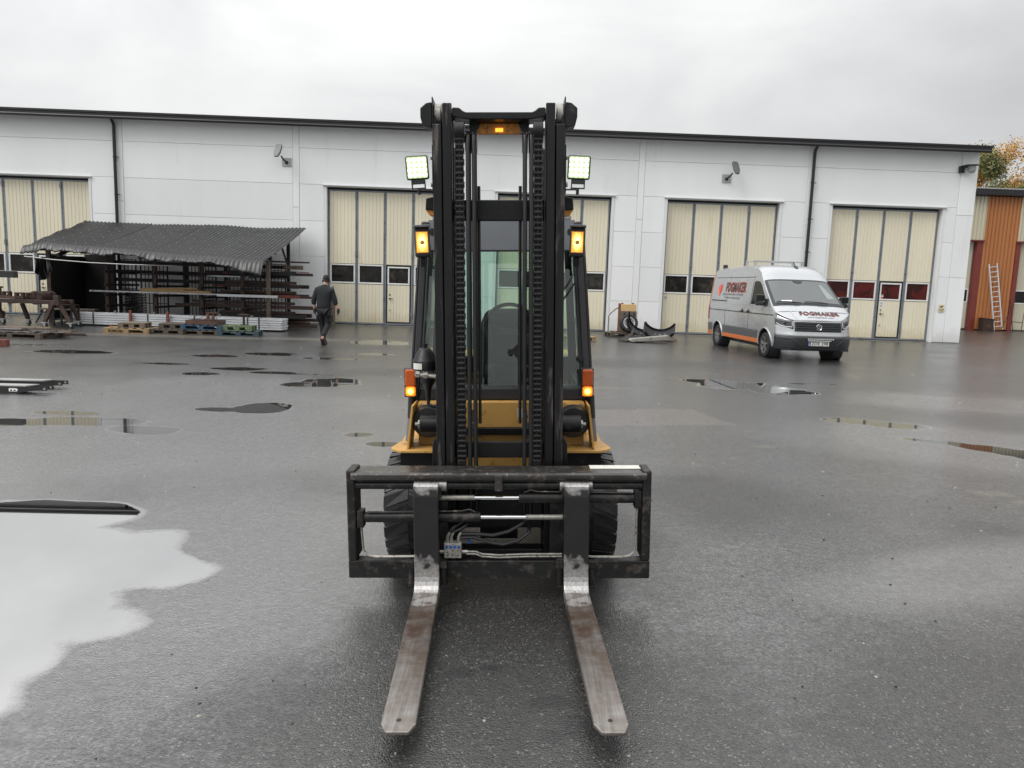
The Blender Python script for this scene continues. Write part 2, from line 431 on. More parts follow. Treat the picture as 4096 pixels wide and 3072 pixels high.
    patch = rng(mth('ADD', px_, rng(noise(6), .3, .7, -.08, .08)), .96, 1.0, 1, 0)
    tone = mixc(mth('MULTIPLY', patch, .38), tone, mixc(rng(sep.outputs[2], .3, .8, 0, 1), (.06, .048, .042), (.24, .19, .165)))
    tone = mixc(mth('MULTIPLY', damp, .35), tone, (.022, .022, .022))
    tone = mixc(water, tone, (.575, .575, .57))
    tone = mixc(mth('MULTIPLY', water, rng(big, 1.3, 1.6, 0, 1)), tone, (.03, .03, .028))
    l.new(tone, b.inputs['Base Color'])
    l.new(mth('MULTIPLY', water, rng(big, 1.3, 1.6, 1.0, .0)), b.inputs['Metallic'])   # large puddle made pale metal to brighten its reflected sky; small ones plain water
    wet = rng(noise(.55, 5, .6), .32, .68, 0, 1)
    rg = rng(wet, 0, 1, .30, .42)
    rg = mth('SUBTRACT', rg, mth('MULTIPLY', damp, .06))
    rg = mth('ADD', rg, mth('MULTIPLY', siltm, .35))
    rmix = N('ShaderNodeMix', data_type='FLOAT'); l.new(water, rmix.inputs['Factor']); l.new(rg, rmix.inputs[2]); rmix.inputs[3].default_value = .012
    l.new(rmix.outputs[0], b.inputs['Roughness'])
    b.inputs['Specular IOR Level'].default_value = .7
    # relief: stones, then broad undulation; water lies level
    h = mth('ADD', mth('MULTIPLY', vo.outputs['Distance'], -1.0), mth('MULTIPLY', vo2.outputs['Distance'], -.45))
    h = mth('ADD', h, mth('MULTIPLY', noise(28, 3), .9))
    bp = N('ShaderNodeBump'); bp.inputs['Distance'].default_value = .006; l.new(h, bp.inputs['Height'])
    l.new(mth('SUBTRACT', .45, mth('MULTIPLY', damp, .25)), bp.inputs['Strength'])
    vm = N('ShaderNodeMix', data_type='VECTOR'); l.new(water, vm.inputs['Factor']); l.new(bp.outputs[0], vm.inputs[4]); vm.inputs[5].default_value = (0, 0, 1)
    l.new(vm.outputs[1], b.inputs['Normal'])
    # sheen placed by zone: rain film left, weakened coat darkens middle and near right
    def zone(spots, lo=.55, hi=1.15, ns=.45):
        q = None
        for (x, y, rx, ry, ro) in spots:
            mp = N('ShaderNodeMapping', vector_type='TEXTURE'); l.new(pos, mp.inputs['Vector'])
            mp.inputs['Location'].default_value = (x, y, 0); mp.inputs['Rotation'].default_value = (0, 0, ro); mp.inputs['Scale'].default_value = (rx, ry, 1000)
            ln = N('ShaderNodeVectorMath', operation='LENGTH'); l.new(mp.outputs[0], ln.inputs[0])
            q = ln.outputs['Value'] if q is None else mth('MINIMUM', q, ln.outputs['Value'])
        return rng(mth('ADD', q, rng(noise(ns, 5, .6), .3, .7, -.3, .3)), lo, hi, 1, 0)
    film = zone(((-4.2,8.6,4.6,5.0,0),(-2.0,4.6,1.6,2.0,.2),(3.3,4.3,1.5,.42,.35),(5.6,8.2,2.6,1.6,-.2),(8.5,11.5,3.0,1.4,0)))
    dulled = zone(((.25,2.5,1.5,1.0,0),(2.0,2.7,1.3,.8,.3),(.6,5.2,.7,1.6,0),(1.9,5.6,.9,1.0,0),(-.9,13.6,3.0,.8,.05),(3.0,16.5,5.0,1.2,0),(-6.5,18.6,5.0,1.0,0)), .5, 1.2, .8)
    # the rain film over the stones: smoother than the stones themselves
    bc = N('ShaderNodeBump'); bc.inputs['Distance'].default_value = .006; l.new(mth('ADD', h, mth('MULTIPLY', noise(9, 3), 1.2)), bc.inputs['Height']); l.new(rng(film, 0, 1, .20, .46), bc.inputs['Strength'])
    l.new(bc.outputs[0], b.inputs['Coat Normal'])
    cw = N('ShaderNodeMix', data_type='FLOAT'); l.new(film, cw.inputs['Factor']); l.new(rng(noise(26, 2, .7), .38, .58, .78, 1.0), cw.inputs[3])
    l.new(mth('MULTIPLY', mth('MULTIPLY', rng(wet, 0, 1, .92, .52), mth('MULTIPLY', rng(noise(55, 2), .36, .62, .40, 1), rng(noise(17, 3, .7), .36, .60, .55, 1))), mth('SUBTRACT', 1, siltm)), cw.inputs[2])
    l.new(mth('MULTIPLY', mth('SUBTRACT', 1, water), mth('MULTIPLY', cw.outputs[0], mth('SUBTRACT', 1, mth('MULTIPLY', dulled, .74)))), b.inputs['Coat Weight'])
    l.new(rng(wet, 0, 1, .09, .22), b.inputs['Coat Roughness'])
    b.inputs['Coat IOR'].default_value = 2.9
    return m
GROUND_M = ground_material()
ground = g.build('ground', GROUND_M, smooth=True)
tag(ground, 'wet asphalt yard with standing puddles', None, None, 'structure')

# ================================================================== WAREHOUSE
mat('white_panel', (.81,.825,.83), .42, var=.03, vscale=1.1, col2=(.66,.66,.635), c2scale=1.6, c2=(.60,.82), streak=True, rvar=.05, splash=((.40,.385,.35), .55, .5), lines=12.)
mat('white_trim', (.70,.71,.71), .4, var=.05, vscale=4, col2=(.42,.30,.19), c2scale=5, c2=(.66,.74), streak=True)
mat('joint_dark', (.36,.36,.355), .8)
mat('roof_black', (.012,.012,.014), .38, var=.2)
mat('gutter_grey', (.42,.43,.42), .45, metal=.2)
mat('door_cream', (.72,.672,.52), .42, var=.05, vscale=1.5, col2=(.56,.46,.26), c2scale=2.2, c2=(.60,.78), streak=True, splash=((.42,.33,.16), .50, .55))
mat('door_steel', (.22,.245,.27), .45, metal=.35, var=.12, col2=(.12,.13,.14), c2scale=6, c2=(.55,.7))
mat('door_rubber', (.014,.014,.016), .6)
mat('window_alu', (.72,.72,.70), .4, var=.06)
mat('window_dark', (.016,.015,.014), .06, var=.5, vscale=4, col2=(.060,.055,.045), c2scale=2.6, c2=(.52,.68), spec=.25, rvar=.02)
mat('window_red', (.085,.012,.010), .08, var=.35, vscale=2, col2=(.035,.008,.008), c2scale=1.8, c2=(.5,.54), spec=.25, rvar=.02)
mat('zinc', (.42,.43,.43), .42, metal=.6, var=.12)
mat('lamp_glass', (.30,.31,.31), .15, var=.1)
mat('dark_metal', (.035,.036,.038), .45, metal=.4, var=.15)
mat('lamp_shell', (.10,.105,.11), .4, metal=.2)
mat('sign_cream', (.62,.55,.36), .6, var=.05)
mat('sign_white', (.75,.75,.74), .5, var=.03)
mat('print_black', (.02,.02,.022), .6)
mat('print_red', (.55,.04,.04), .5)
mat('concrete', (.28,.265,.24), .8, var=.15, bump=.3, bscale=40, col2=(.14,.135,.125), c2scale=5, c2=(.5,.65))

FY = 27.62                                   # plane of the warehouse wall face
wh = thing('warehouse', 'long white panelled warehouse with cream folding doors and a black roof edge', 'building', (-3, FY, 0))
def W(mb, name, m, parent=None, **k):        # builds in yard coordinates, hung on the warehouse
    p = parent if parent is not None else wh
    off = Vector((-3, FY, 0))
    mb.v = [tuple(Vector(v)-off) for v in mb.v]
    return mb.build(name, m, p, **k)
XL, XR = -25.8, 17.9
BAYS = [-25.78,-19.54,-13.3,-7.07,-.82,5.43,11.7,17.88]
ROWS = [0.02,1.20,2.47,3.74,5.03,6.29,7.06]
DOORS = [(-18.60,-14.43),(-5.97,-1.80),(.22,4.39),(6.45,10.62),(12.60,16.75)]
DT = 4.97
# shell behind the cladding: two side walls, back, and a dark core seen only in the joints
W(MB().box(XL,-18.62,FY+.085,FY+.3,0,7.05).box(-14.41,-5.99,FY+.085,FY+.3,0,7.05).box(-1.78,.20,FY+.085,FY+.3,0,7.05).box(4.41,6.43,FY+.085,FY+.3,0,7.05)
  .box(10.64,12.58,FY+.085,FY+.3,0,7.05).box(16.77,17.86,FY+.085,FY+.3,0,7.05)
  .box(-18.62,-14.41,FY+.085,FY+.3,DT,7.05).box(-5.99,-1.78,FY+.085,FY+.3,DT,7.05).box(.20,4.41,FY+.085,FY+.3,DT,7.05).box(6.43,10.64,FY+.085,FY+.3,DT,7.05).box(12.58,16.77,FY+.085,FY+.3,DT,7.05),
  'wall_core', 'joint_dark')
W(MB().box(17.68,17.90,FY+.30,FY+40,0,7.05), 'side_wall', 'white_panel')
W(MB().box(XL,XL+.2,FY+.30,FY+40,0,7.05), 'side_wall', 'white_panel')
W(MB().box(XL+.21,17.67,FY+39.7,FY+39.9,0,7.05), 'rear_wall', 'white_panel')
def clad(x0, x1, z0, z1):
    c = (x0+x1)/2
    if x1-x0 < .05 or z1-z0 < .05: return
    W(MB().box(x0+.005, x1-.005, FY, FY+.08, z0+.004, z1-.004), 'wall_panel', 'white_panel', bevel=.005, seg=1)
for i in range(7):
    a, b = BAYS[i]+.115, BAYS[i+1]-.115
    if i == 6: b = 17.28
    dr = [d for d in DOORS if a < (d[0]+d[1])/2 < b]
    for j in range(6):
        z0, z1 = ROWS[j], ROWS[j+1]
        if dr and z0 < DT-.5:
            clad(a, dr[0][0]-.10, z0, z1); clad(dr[0][1]+.10, b, z0, z1)
        else: clad(a, b, z0, z1)
for i in range(1, 7):                        # upright cover strips between the bays
    x = BAYS[i]
    W(MB().box(x-.112, x+.112, FY-.012, FY+.07, .02, 4.2), 'cover_strip', 'white_panel', bevel=.006, seg=1)
    W(MB().box(x-.112, x+.112, FY-.012, FY+.07, 4.21, 7.05), 'cover_strip', 'white_panel', bevel=.006, seg=1)
for z0, z1 in ((.02,2.45),(2.46,4.75),(4.76,7.05)):
    W(MB().box(17.285, 17.91, FY-.014, FY+.07, z0, z1).box(17.905, 17.918, FY+.07, FY+.45, z0, z1), 'corner_cover', 'white_panel', bevel=.006, seg=1)
W(MB().box(XL,17.85,FY+.01,FY+.07,-.05,.02), 'plinth', 'concrete')
# roof: black sheet and fascia, a grey gutter under it
W(MB().add([(XL-.3,FY-.42,7.22),(18.12,FY-.42,7.22),(18.12,FY+20,8.0),(XL-.3,FY+20,8.0),(XL-.3,FY-.42,7.15),(18.12,FY-.42,7.15),(18.12,FY+20,7.92),(XL-.3,FY+20,7.92)],
           [(0,1,2,3),(7,6,5,4),(0,4,5,1),(1,5,6,2),(2,6,7,3),(3,7,4,0)]), 'roof', 'roof_black')
W(MB().add([(XL-.3,FY+20.01,8.0),(18.12,FY+20.01,8.0),(18.12,FY+40.3,7.2),(XL-.3,FY+40.3,7.2)], [(0,1,2,3)]), 'roof', 'roof_black', solid=.05)
W(MB().box(XL-.28,18.10,FY-.40,FY-.30,6.985,7.145), 'fascia', 'roof_black', bevel=.01)
W(MB().cyl((XL-.28,FY-.42,7.01),(18.05,FY-.42,7.01),.055,10), 'gutter', 'roof_black', smooth=True)
W(MB().box(XL-.25,18.0,FY-.29,FY-.02,7.062,7.09), 'soffit', 'gutter_grey')
for x in (-13.42, 11.72):
    dp = W(MB().cyl((x,FY-.10,.18),(x,FY-.10,6.8),.055,14).tube([(x,FY-.10,6.78),(x,FY-.12,6.86),(x,FY-.26,6.98),(x,FY-.33,7.06)],.055,12)
      .tube([(x,FY-.10,.2),(x,FY-.12,.1),(x,FY-.28,.05)],.055,12), 'downspout', 'roof_black', smooth=True)
    for z in (1.6,3.2,4.4,5.7):
        b_ = MB().cyl((x,FY-.10,z),(x,FY-.10,z+.04),.066,14).box(x+.05,x+.14,FY-.11,FY-.085,z+.005,z+.03)
        W(b_, 'bracket', 'roof_black')
# rust streaks live in the trim material; door frames, leaves
def ribbed(x0, x1, z0, z1, y, n=7, d=.012, gap=.016):
    """upright boards with V grooves, facing -y"""
    w = (x1-x0)/n; prof = [(x0, y)]
    for i in range(1, n):
        c = x0+w*i; prof += [(c-gap/2, y), (c, y+d), (c+gap/2, y)]
    prof += [(x1, y), (x1, y+.05), (x0, y+.05)]
    return MB().prism(prof, z0, z1, 'z')
def door_leaf(k, x0, x1, di):
    """one leaf of a folding door; k = 2 holds the wicket door"""
    y = FY+.20
    red = di == 4
    root = W(MB().box(x0,x0+.045,y-.012,y+.06,.04,4.90).box(x1-.045,x1,y-.012,y+.06,.04,4.90).box(x0+.045,x1-.045,y-.012,y+.06,.04,.10)
             .box(x0+.045,x1-.045,y-.012,y+.06,4.85,4.90), 'door_leaf', 'door_steel', bevel=.004, seg=1)
    def S(mb, name, m, **kw):
        off = Vector((-3, FY, 0)); mb.v = [tuple(Vector(v)-off) for v in mb.v]
        return mb.build(name, m, root, **kw)
    a, b = x0+.05, x1-.05
    S(ribbed(a, b, 2.26, 4.845, y), 'upper_boards', 'door_cream')
    wick = (k == 2 and di in (0, 1, 4))
    i = .05 if wick else 0
    S(ribbed(a+i, b-i, .105+i, 1.515, y), 'lower_boards', 'door_cream')
    S(MB().box(a,b,y+.051,y+.058,.105,4.845), 'backing', 'door_rubber')
    za, zb = 1.53, 2.24-(.05 if wick else 0)
    S(MB().box(a+i,b-i,y-.014,y+.04,za,za+.055).box(a+i,b-i,y-.014,y+.04,zb-.055,zb).box(a+i,a+i+.055,y-.014,y+.04,za+.055,zb-.055).box(b-i-.055,b-i,y-.014,y+.04,za+.055,zb-.055), 'window_frame', 'window_alu', bevel=.01)
    S(MB().box(a+i+.05,b-i-.05,y+.02,y+.03,za+.05,zb-.05), 'window_pane', 'window_red' if red else 'window_dark')
    if wick:
        S(MB().box(a+.005,a+.042,y-.016,y+.03,.11,2.25).box(b-.042,b-.005,y-.016,y+.03,.11,2.25).box(a+.042,b-.042,y-.016,y+.03,2.21,2.25).box(a+.042,b-.042,y-.016,y+.03,.11,.15), 'wicket_frame', 'door_rubber')
        hx = a+.14
        S(MB().cyl((hx,y,1.02),(hx,y-.03,1.02),.028,12).bar((hx,y-.045,1.02),(hx+.13,y-.045,1.02),.018,.018).cyl((hx,y,1.02),(hx,y-.05,1.02),.011,8), 'handle', 'dark_metal', smooth=True)
        S(MB().cyl((hx,y,1.16),(hx,y-.018,1.16),.026,14), 'lock', 'dark_metal', smooth=True)
        S(MB().cyl((hx,y,.60),(hx,y-.03,.60),.018,10).bar((hx-.03,y-.03,.59),(hx+.04,y-.03,.62),.012,.02), 'latch', 'zinc')
    if k in (0, 2) :
        for z in (4.6, 2.55, .35):
            S(MB().box(x1-.05,x1+.03,y-.045,y-.013,z,z+.16).cyl((x1,y-.05,z+.0),(x1,y-.05,z+.16),.018,10), 'hinge', 'door_steel')
    if k == 0 and di in (1, 3):
        S(MB().cyl((a+.10,y+.002,1.38),(a+.10,y-.012,1.38),.05,18), 'round_vent', 'zinc', smooth=True)
    if di == 4 and k == 2:
        S(MB().box(a+.09,a+.21,y-.004,y-.0005,1.28,1.50), 'notice', 'sign_white')
        cx, cz = a+.15, 1.425; r = .048
        q = MB()
        for s0, s1 in (((0,r),(r,0)),((r,0),(0,-r)),((0,-r),(-r,0)),((-r,0),(0,r))):
            q.bar((cx+s0[0],y-.006,cz+s0[1]),(cx+s1[0],y-.006,cz+s1[1]),.003,.006,(0,1,0))
        q.bar((cx-.018,y-.006,cz-.006),(cx+.02,y-.006,cz+.006),.003,.012,(0,1,0))
        q.box(a+.10,a+.20,y-.007,y-.0045,1.325,1.335).box(a+.115,a+.185,y-.007,y-.0045,1.305,1.315)
        S(q, 'notice_print', 'print_black')
        S(MB().box(a+.115,a+.205,y+.010,y+.0185,1.59,1.74), 'notice', 'sign_white')
        S(MB().box(a+.118,a+.202,y+.006,y+.0095,1.60,1.655), 'notice_print', 'print_red')
        S(MB().box(a+.135,a+.185,y+.006,y+.0095,1.69,1.72), 'notice_print', 'print_black')
for di, (a, b) in enumerate(DOORS):
    # opening: jambs, rusty-edged trim and drip ledge
    W(MB().box(a-.10,a-.002,FY-.010,FY+.40,.0,DT), 'door_jamb', 'white_trim', bevel=.008, seg=1)
    W(MB().box(b+.002,b+.10,FY-.010,FY+.40,.0,DT), 'door_jamb', 'white_trim', bevel=.008, seg=1)
    W(MB().box(a-.10,b+.10,FY-.006,FY+.40,DT+.002,DT+.05), 'door_lintel', 'white_trim')
    W(MB().box(a-.14,b+.14,FY-.075,FY-.007,DT+.035,DT+.062), 'drip_ledge', 'white_trim', bevel=.004, seg=1)
    W(MB().box(a,b,FY+.10,FY+.40,-.02,.025), 'threshold', 'dark_metal')
    w = (b-a-.05)/4
    for k in range(4):
        x0 = a+.015+k*w+.008; x1 = x0+w-.012
        door_leaf(k, x0, x1, di)
    W(MB().box(a,b,FY+.275,FY+.30,0,DT), 'door_seal', 'door_rubber')

# lamps, camera and sign on the wall
def wall_lamp(x, z, tilt, label):
    t = thing('wall_lamp', label, 'lamp', (x, FY-.012, z), 0, 'floodlights on the warehouse wall')
    MB().box(-.165,.165,-.02,.0,-.145,.145).build('wall_plate', 'zinc', t, bevel=.004, seg=1)
    MB().box(-.05,.05,-.07,-.021,-.07,.03).tube([(0,-.06,-.02),(.0,-.16,.0),(tilt*.08,-.24,.08),(tilt*.12,-.30,.16)], .028, 8).build('arm', 'dark_metal', t, smooth=True)
    h = MB(); h.at(Matrix.Translation((tilt*.20,-.40,.33)) @ Euler((R(62), 0, R(tilt*16))).to_matrix().to_4x4())
    out = [(-.07,-.26),(.07,-.26),(.12,-.10),(.12,.16),(.09,.25),(-.09,.25),(-.12,.16),(-.12,-.10)]
    h.prism(out, -.03, .04, 'z')
    head = h.build('lamp_head', 'lamp_shell', t, bevel=.012)
    g_ = MB(); g_.at(h.T); g_.prism([(x_*.78, y_*.78+.02) for x_, y_ in out], -.042, -.0305, 'z'); g_.build('diffuser', 'lamp_glass', head)
    return t
wall_lamp(-7.39, 5.77, -1, 'street-type floodlight on the white wall beside the roofed rack bay')
wall_lamp(8.555, 5.77, 1, 'street-type floodlight on the white wall above the silver van')
t = thing('security_camera', 'dark hooded dome security camera high on the warehouse corner', 'camera', (17.40, FY-.014, 6.38))
MB().box(-.24,-.06,-.10,.0,-.10,.14).bar((-.10,-.06,.09),(.10,-.30,.13),.10,.05).build('mount', 'dark_metal', t, bevel=.01)
MB().prism([(-.20,.12),(.24,.12),(.22,.17),(-.20,.15)], -.44, -.05, 'y').build('hood', 'dark_metal', t, bevel=.01)
MB().lathe([(.02,-.14),(.09,-.11),(.13,-.04),(.135,.02),(.135,.115)], (.10,-.25,0), 'z', 20).build('dome', 'lamp_glass', t, smooth=True)
t = thing('surveillance_sign', 'cream enamel camera surveillance sign on the white wall right of the doors', 'sign', (17.08, FY-.014, 1.30))
MB().box(-.10,.10,-.010,-.002,-.145,.145).build('plate', 'sign_cream', t, bevel=.004, seg=1)
q = MB(); q.bar((-.04,-.013,.055),(.05,-.013,.095),.004,.035,(0,0,1)).bar((-.065,-.013,.045),(-.045,-.013,.055),.004,.02).bar((.0,-.013,.06),(.0,-.013,.01),.004,.012,(1,0,0))
for txt, sz, z in (('TV-video', .055, -.045), ('Bevakning', .04, -.09)):
    v, f = text_mesh(txt, sz, bold=.001); q.add([(a, -.0125, b+z) for a, b, c in v], f)
q.build('lettering', 'print_black', t)

# ================================================================== ANNEX (orange and cream shed behind)
mat('annex_cream', (.52,.49,.37), .5, var=.06, streak=True)
mat('annex_orange', (.40,.155,.052), .5, var=.10, streak=True, vscale=1.2)
mat('annex_jamb', (.17,.03,.022), .5, var=.12)
AY = 40.0
an = thing('annex_building', 'lower orange and cream corrugated industrial building at the right edge', 'building', (30, AY, 0))
def A(mb, name, m, parent=None, **k):
    off = Vector((30, AY, 0)); mb.v = [tuple(Vector(v)-off) for v in mb.v]
    return mb.build(name, m, parent or an, **k)
def corr(x0, x1, z0, z1, y, pitch=.20, d=.045):
    n = max(1, round((x1-x0)/pitch)); p = (x1-x0)/n; pr_ = []
    for i in range(n):
        a = x0+i*p; pr_ += [(a, y), (a+p*.62, y), (a+p*.70, y+d), (a+p*.92, y+d)]
    pr_ += [(x1, y), (x1, y+.12), (x0, y+.12)]
    return MB().prism(pr_, z0, z1, 'z')
A(corr(18.5,26.69,4.88,7.2,AY), 'cream_cladding', 'annex_cream')
A(corr(26.69,28.56,.06,7.2,AY-.003), 'orange_cladding', 'annex_orange')
A(corr(28.56,34.4,4.88,7.2,AY), 'cream_cladding', 'annex_cream')
A(corr(34.4,36.3,.06,7.2,AY-.003), 'orange_cladding', 'annex_orange')
A(MB().box(18.5,22.2,AY,AY+.12,.06,4.88), 'wall', 'annex_orange')
A(MB().box(36.3,44,AY,AY+.12,.06,7.2), 'wall', 'annex_orange')
A(MB().box(18.5,44,AY+.45,AY+.6,0,7.2), 'wall_core', 'joint_dark')
A(MB().box(18.2,44.3,AY-.35,AY+14,7.22,7.55), 'roof', 'roof_black', bevel=.02)
q = MB()
for i in range(130): q.box(18.2+i*.2, 18.32+i*.2, AY-.36, AY+.3, 7.552, 7.60)
A(q, 'roof_ribs', 'gutter_grey')
for (x0, x1) in ((22.2,26.36),(28.78,34.0)):
    A(MB().box(x1,x1+.30,AY-.02,AY+.44,.0,4.86), 'door_jamb', 'annex_jamb')
    A(MB().box(x0-.25,x0,AY-.02,AY+.44,.0,4.86), 'door_jamb', 'annex_jamb')
    A(MB().box(x0-.3,x1+.34,AY-.10,AY-.021,4.80,4.87), 'drip_ledge', 'annex_jamb')
    w = (x1-x0)/4
    for k in range(4):
        a, b = x0+k*w+.01, x0+(k+1)*w-.01; y = AY+.25
        lf = A(MB().box(a,a+.05,y-.01,y+.06,.05,4.8).box(b-.05,b,y-.01,y+.06,.05,4.8), 'door_leaf', 'door_steel')
        def S(mb, nm, m):
            off = Vector((30, AY, 0)); mb.v = [tuple(Vector(v)-off) for v in mb.v]; return mb.build(nm, m, lf)
        S(ribbed(a+.05,b-.05,2.25,4.8,y), 'upper_boards', 'annex_cream'); S(ribbed(a+.05,b-.05,.08,1.5,y), 'lower_boards', 'annex_cream')
        S(MB().box(a+.05,b-.05,y-.012,y+.04,1.5,1.56).box(a+.05,b-.05,y-.012,y+.04,2.19,2.25).box(a+.05,a+.1,y-.012,y+.04,1.56,2.19).box(b-.1,b-.05,y-.012,y+.04,1.56,2.19), 'window_frame', 'window_alu')
        S(MB().box(a+.1,b-.1,y+.015,y+.03,1.56,2.19), 'window_pane', 'window_dark')

# ================================================================== STORAGE SHELTER (corrugated roof on a steel rack)
mat('tin_black', (.010,.0098,.0108), .36, metal=.15, var=.22, vscale=3, col2=(.028,.027,.027), c2scale=9, c2=(.60,.75), rvar=.06, spec=.6)
mat('rack_black', (.012,.012,.014), .55, var=.2)
mat('rust_dark', (.042,.026,.021), .55, metal=.25, var=.35, vscale=7, col2=(.085,.040,.024), c2scale=12, c2=(.52,.68), bump=.15, bscale=60)
mat('rust_brown', (.085,.045,.032), .6, metal=.15, var=.3, vscale=6, col2=(.15,.062,.03), c2scale=9, c2=(.55,.7), bump=.15, bscale=60)
mat('rust_red', (.17,.045,.028), .65, var=.25, vscale=6, col2=(.09,.035,.025), c2scale=11, c2=(.5,.65))
mat('steel_bright', (.42,.42,.42), .25, metal=.85, var=.2, vscale=8, col2=(.10,.055,.035), c2scale=10, c2=(.55,.68))
mat('alu_white', (.62,.64,.66), .35, metal=.25, var=.05)
mat('wood_pale', (.27,.19,.10), .7, var=.22, vscale=9, col2=(.20,.125,.06), c2scale=7, c2=(.52,.68), bump=.15, bscale=80)
mat('wood_dark', (.085,.066,.050), .75, var=.3, vscale=8, col2=(.045,.036,.030), c2scale=8, c2=(.5,.65), bump=.15, bscale=80)
mat('wood_grey', (.16,.13,.10), .75, var=.25, vscale=8, col2=(.08,.065,.05), c2scale=8, c2=(.5,.65), bump=.15, bscale=80)
mat('paint_blue', (.022,.060,.105), .6, var=.25, vscale=7, col2=(.05,.05,.05), c2scale=10, c2=(.58,.7))
mat('paint_teal', (.030,.062,.075), .65, var=.25, vscale=7, col2=(.05,.05,.045), c2scale=10, c2=(.55,.7))
mat('paint_green', (.105,.145,.075), .6, var=.2, vscale=7, col2=(.10,.15,.08), c2scale=10, c2=(.55,.7))
mat('cardboard', (.34,.225,.105), .75, var=.15, vscale=5)
mat('plastic_black', (.012,.012,.013), .3, var=.2, bump=.2, bscale=14)
mat('rubber', (.016,.016,.017), .55, var=.2, bump=.1, bscale=60)
mat('rod_grey', (.38,.38,.37), .4, metal=.4)

sh = thing('storage_shelter', 'low rack shelter with a sagging crumpled black corrugated roof', 'shelter', (-10.4, 25, 0))
def H(mb, name, m, parent=None, **k):
    off = Vector((-10.4, 25, 0)); mb.v = [tuple(Vector(v)-off) for v in mb.v]
    return mb.build(name, m, parent or sh, **k)
rs = random.Random(3)
_wob = [rs.uniform(-1, 1) for _ in range(80)]
def wob(x, s):
    x = x/s; i = math.floor(x); f = x-i; f = f*f*(3-2*f)
    return lerp(_wob[i % 80], _wob[(i+1) % 80], f)
def roof_pt(u, t):
    """u across 0..1 left to right, t from back 0 to front 1"""
    xb, xf = lerp(-14.42, -6.62, u), lerp(-14.52, -6.80, u)
    yb, yf = 27.28, lerp(23.55, 22.35, u)
    zb = 3.42-.05*wob(u*7.8+3, 1.3)*.6 - .02*(abs(u-.42) < .12)
    zf = lerp(2.50, 2.06, u)+.03*wob(u*7.8, .9)
    lip = max(0, (t-.93)/.07)
    x = lerp(xb, xf, t); y = lerp(yb, yf, t); z = lerp(zb, zf, t)-.05*math.sin(PI*t)
    z += .017*math.sin(2*PI*u*58)*(1-.55*lip)
    z -= lip**1.4*(.15+.06*wob(u*7.8+9, .33)+.17*max(0, (u-.84)/.16))
    y += lip*lip*.07+.045*lip*wob(u*7.8+20, .21); z += .028*lip*wob(u*7.8+40, .13)
    e = max(0, (.10-u)/.10)                         # torn left corner folds down
    z += (-.20*e*t*t+.05*e*wob(t*4+5, .4)); x += .04*e*wob(t*5, .3)
    e2 = max(0, (u-.90)/.10); z += .05*e2*(t-.6)*wob(t*3+1, .5)+.03*e2*max(0, .5-t)
    return (x, y, z)
H(MB().grid(roof_pt, lin(0, 1, 349), lin(0, .92, 15)+lin(.93, 1, 8)), 'roof_sheet', 'tin_black', smooth=True, solid=.006)
scr = MB()
for j in range(7):
    for i in range(22):
        x, y, z = roof_pt((i+.43)/22.2, .10+j*.125); scr.cyl((x, y, z), (x, y, z+.022), .013, 6)
o = H(scr, 'roof_screws', 'zinc'); o['kind'] = 'stuff'
for t_ in (.12, .38, .63, .86):
    a, b = roof_pt(.01, t_), roof_pt(.985, t_)
    H(MB().bar((a[0]+.15, a[1], a[2]-.10), (b[0]+.0, b[1], b[2]-.10), .10, .09), 'purlin', 'rack_black')
for x in (-13.25,-10.78,-9.35,-7.15):
    H(MB().bar((x, 27.0, 3.2), (x, 23.4, 2.12), .07, .10), 'rafter', 'rack_black')
    H(MB().box(x-.05, x+.05, 26.75, 26.87, 0, 3.05), 'post', 'rack_black')
for x in (-12.39,-10.85,-9.36,-8.05):
    H(MB().box(x-.055, x+.055, 24.55, 24.67, 0, 2.32), 'post', 'rust_dark', bevel=.006, seg=1)
H(MB().box(-7.26, -7.15, 24.5, 24.62, .0, 2.18), 'post', 'wood_grey', bevel=.006, seg=1)
H(MB().bar((-6.95, 26.0, 2.05), (-7.15, 25.9, 2.75), .06, .06).bar((-7.3, 25.2, 2.0), (-7.32, 25.15, 2.5), .06, .06), 'brace', 'rack_black')
for z, y in ((1.70, 26.70), (1.42, 26.70), (2.28, 24.62), (.12, 26.70), (1.02, 26.7), (2.02, 26.72)):
    H(MB().box(-13.2, -7.1, y-.035, y+.035, z-.06, z+.06), 'rail', 'rack_black')
for x in (-12.39,-10.85,-9.36,-8.05):
    for z in (.30, .62, .98, 1.30, 1.72):
        H(MB().bar((x, 24.45, z-.04), (x, 26.75, z-.06), .06, .07), 'arm', 'rack_black')
H(MB().box(-14.18, -14.12, 24.6, 26.9, .05, 2.15), 'side_panel', 'rack_black')
H(MB().box(-14.12, -13.12, 26.55, 26.6, .1, 2.25), 'back_panel', 'rack_black')
H(MB().box(-14.25, -14.13, 24.5, 24.6, 0, 2.35), 'post', 'rust_dark')
def mesh_panel(x0, x1, z0, z1, y=26.9):
    q = MB(); n = max(3, round((x1-x0)/.125))
    for i in range(n+1):
        x = lerp(x0, x1, i/n); q.box(x-.011, x+.011, y, y+.02, z0, z1)
    for i in range(5):
        z = lerp(z0, z1, i/4); q.box(x0, x1, y+.021, y+.04, z-.012, z+.012)
    q.box(x0-.035, x0, y-.01, y+.03, z0, z1).box(x1, x1+.035, y-.01, y+.03, z0, z1)
    H(q, 'mesh_panel', 'rack_black')
for x0, x1 in ((-13.05,-12.55),(-12.35,-11.45),(-10.7,-9.75),(-9.25,-8.35),(-8.15,-7.3)): mesh_panel(x0, x1, .1, 2.12)
H(MB().box(-7.08, -6.42, 25.9, 25.95, 1.95, 2.08), 'brace_plate', 'wood_grey')

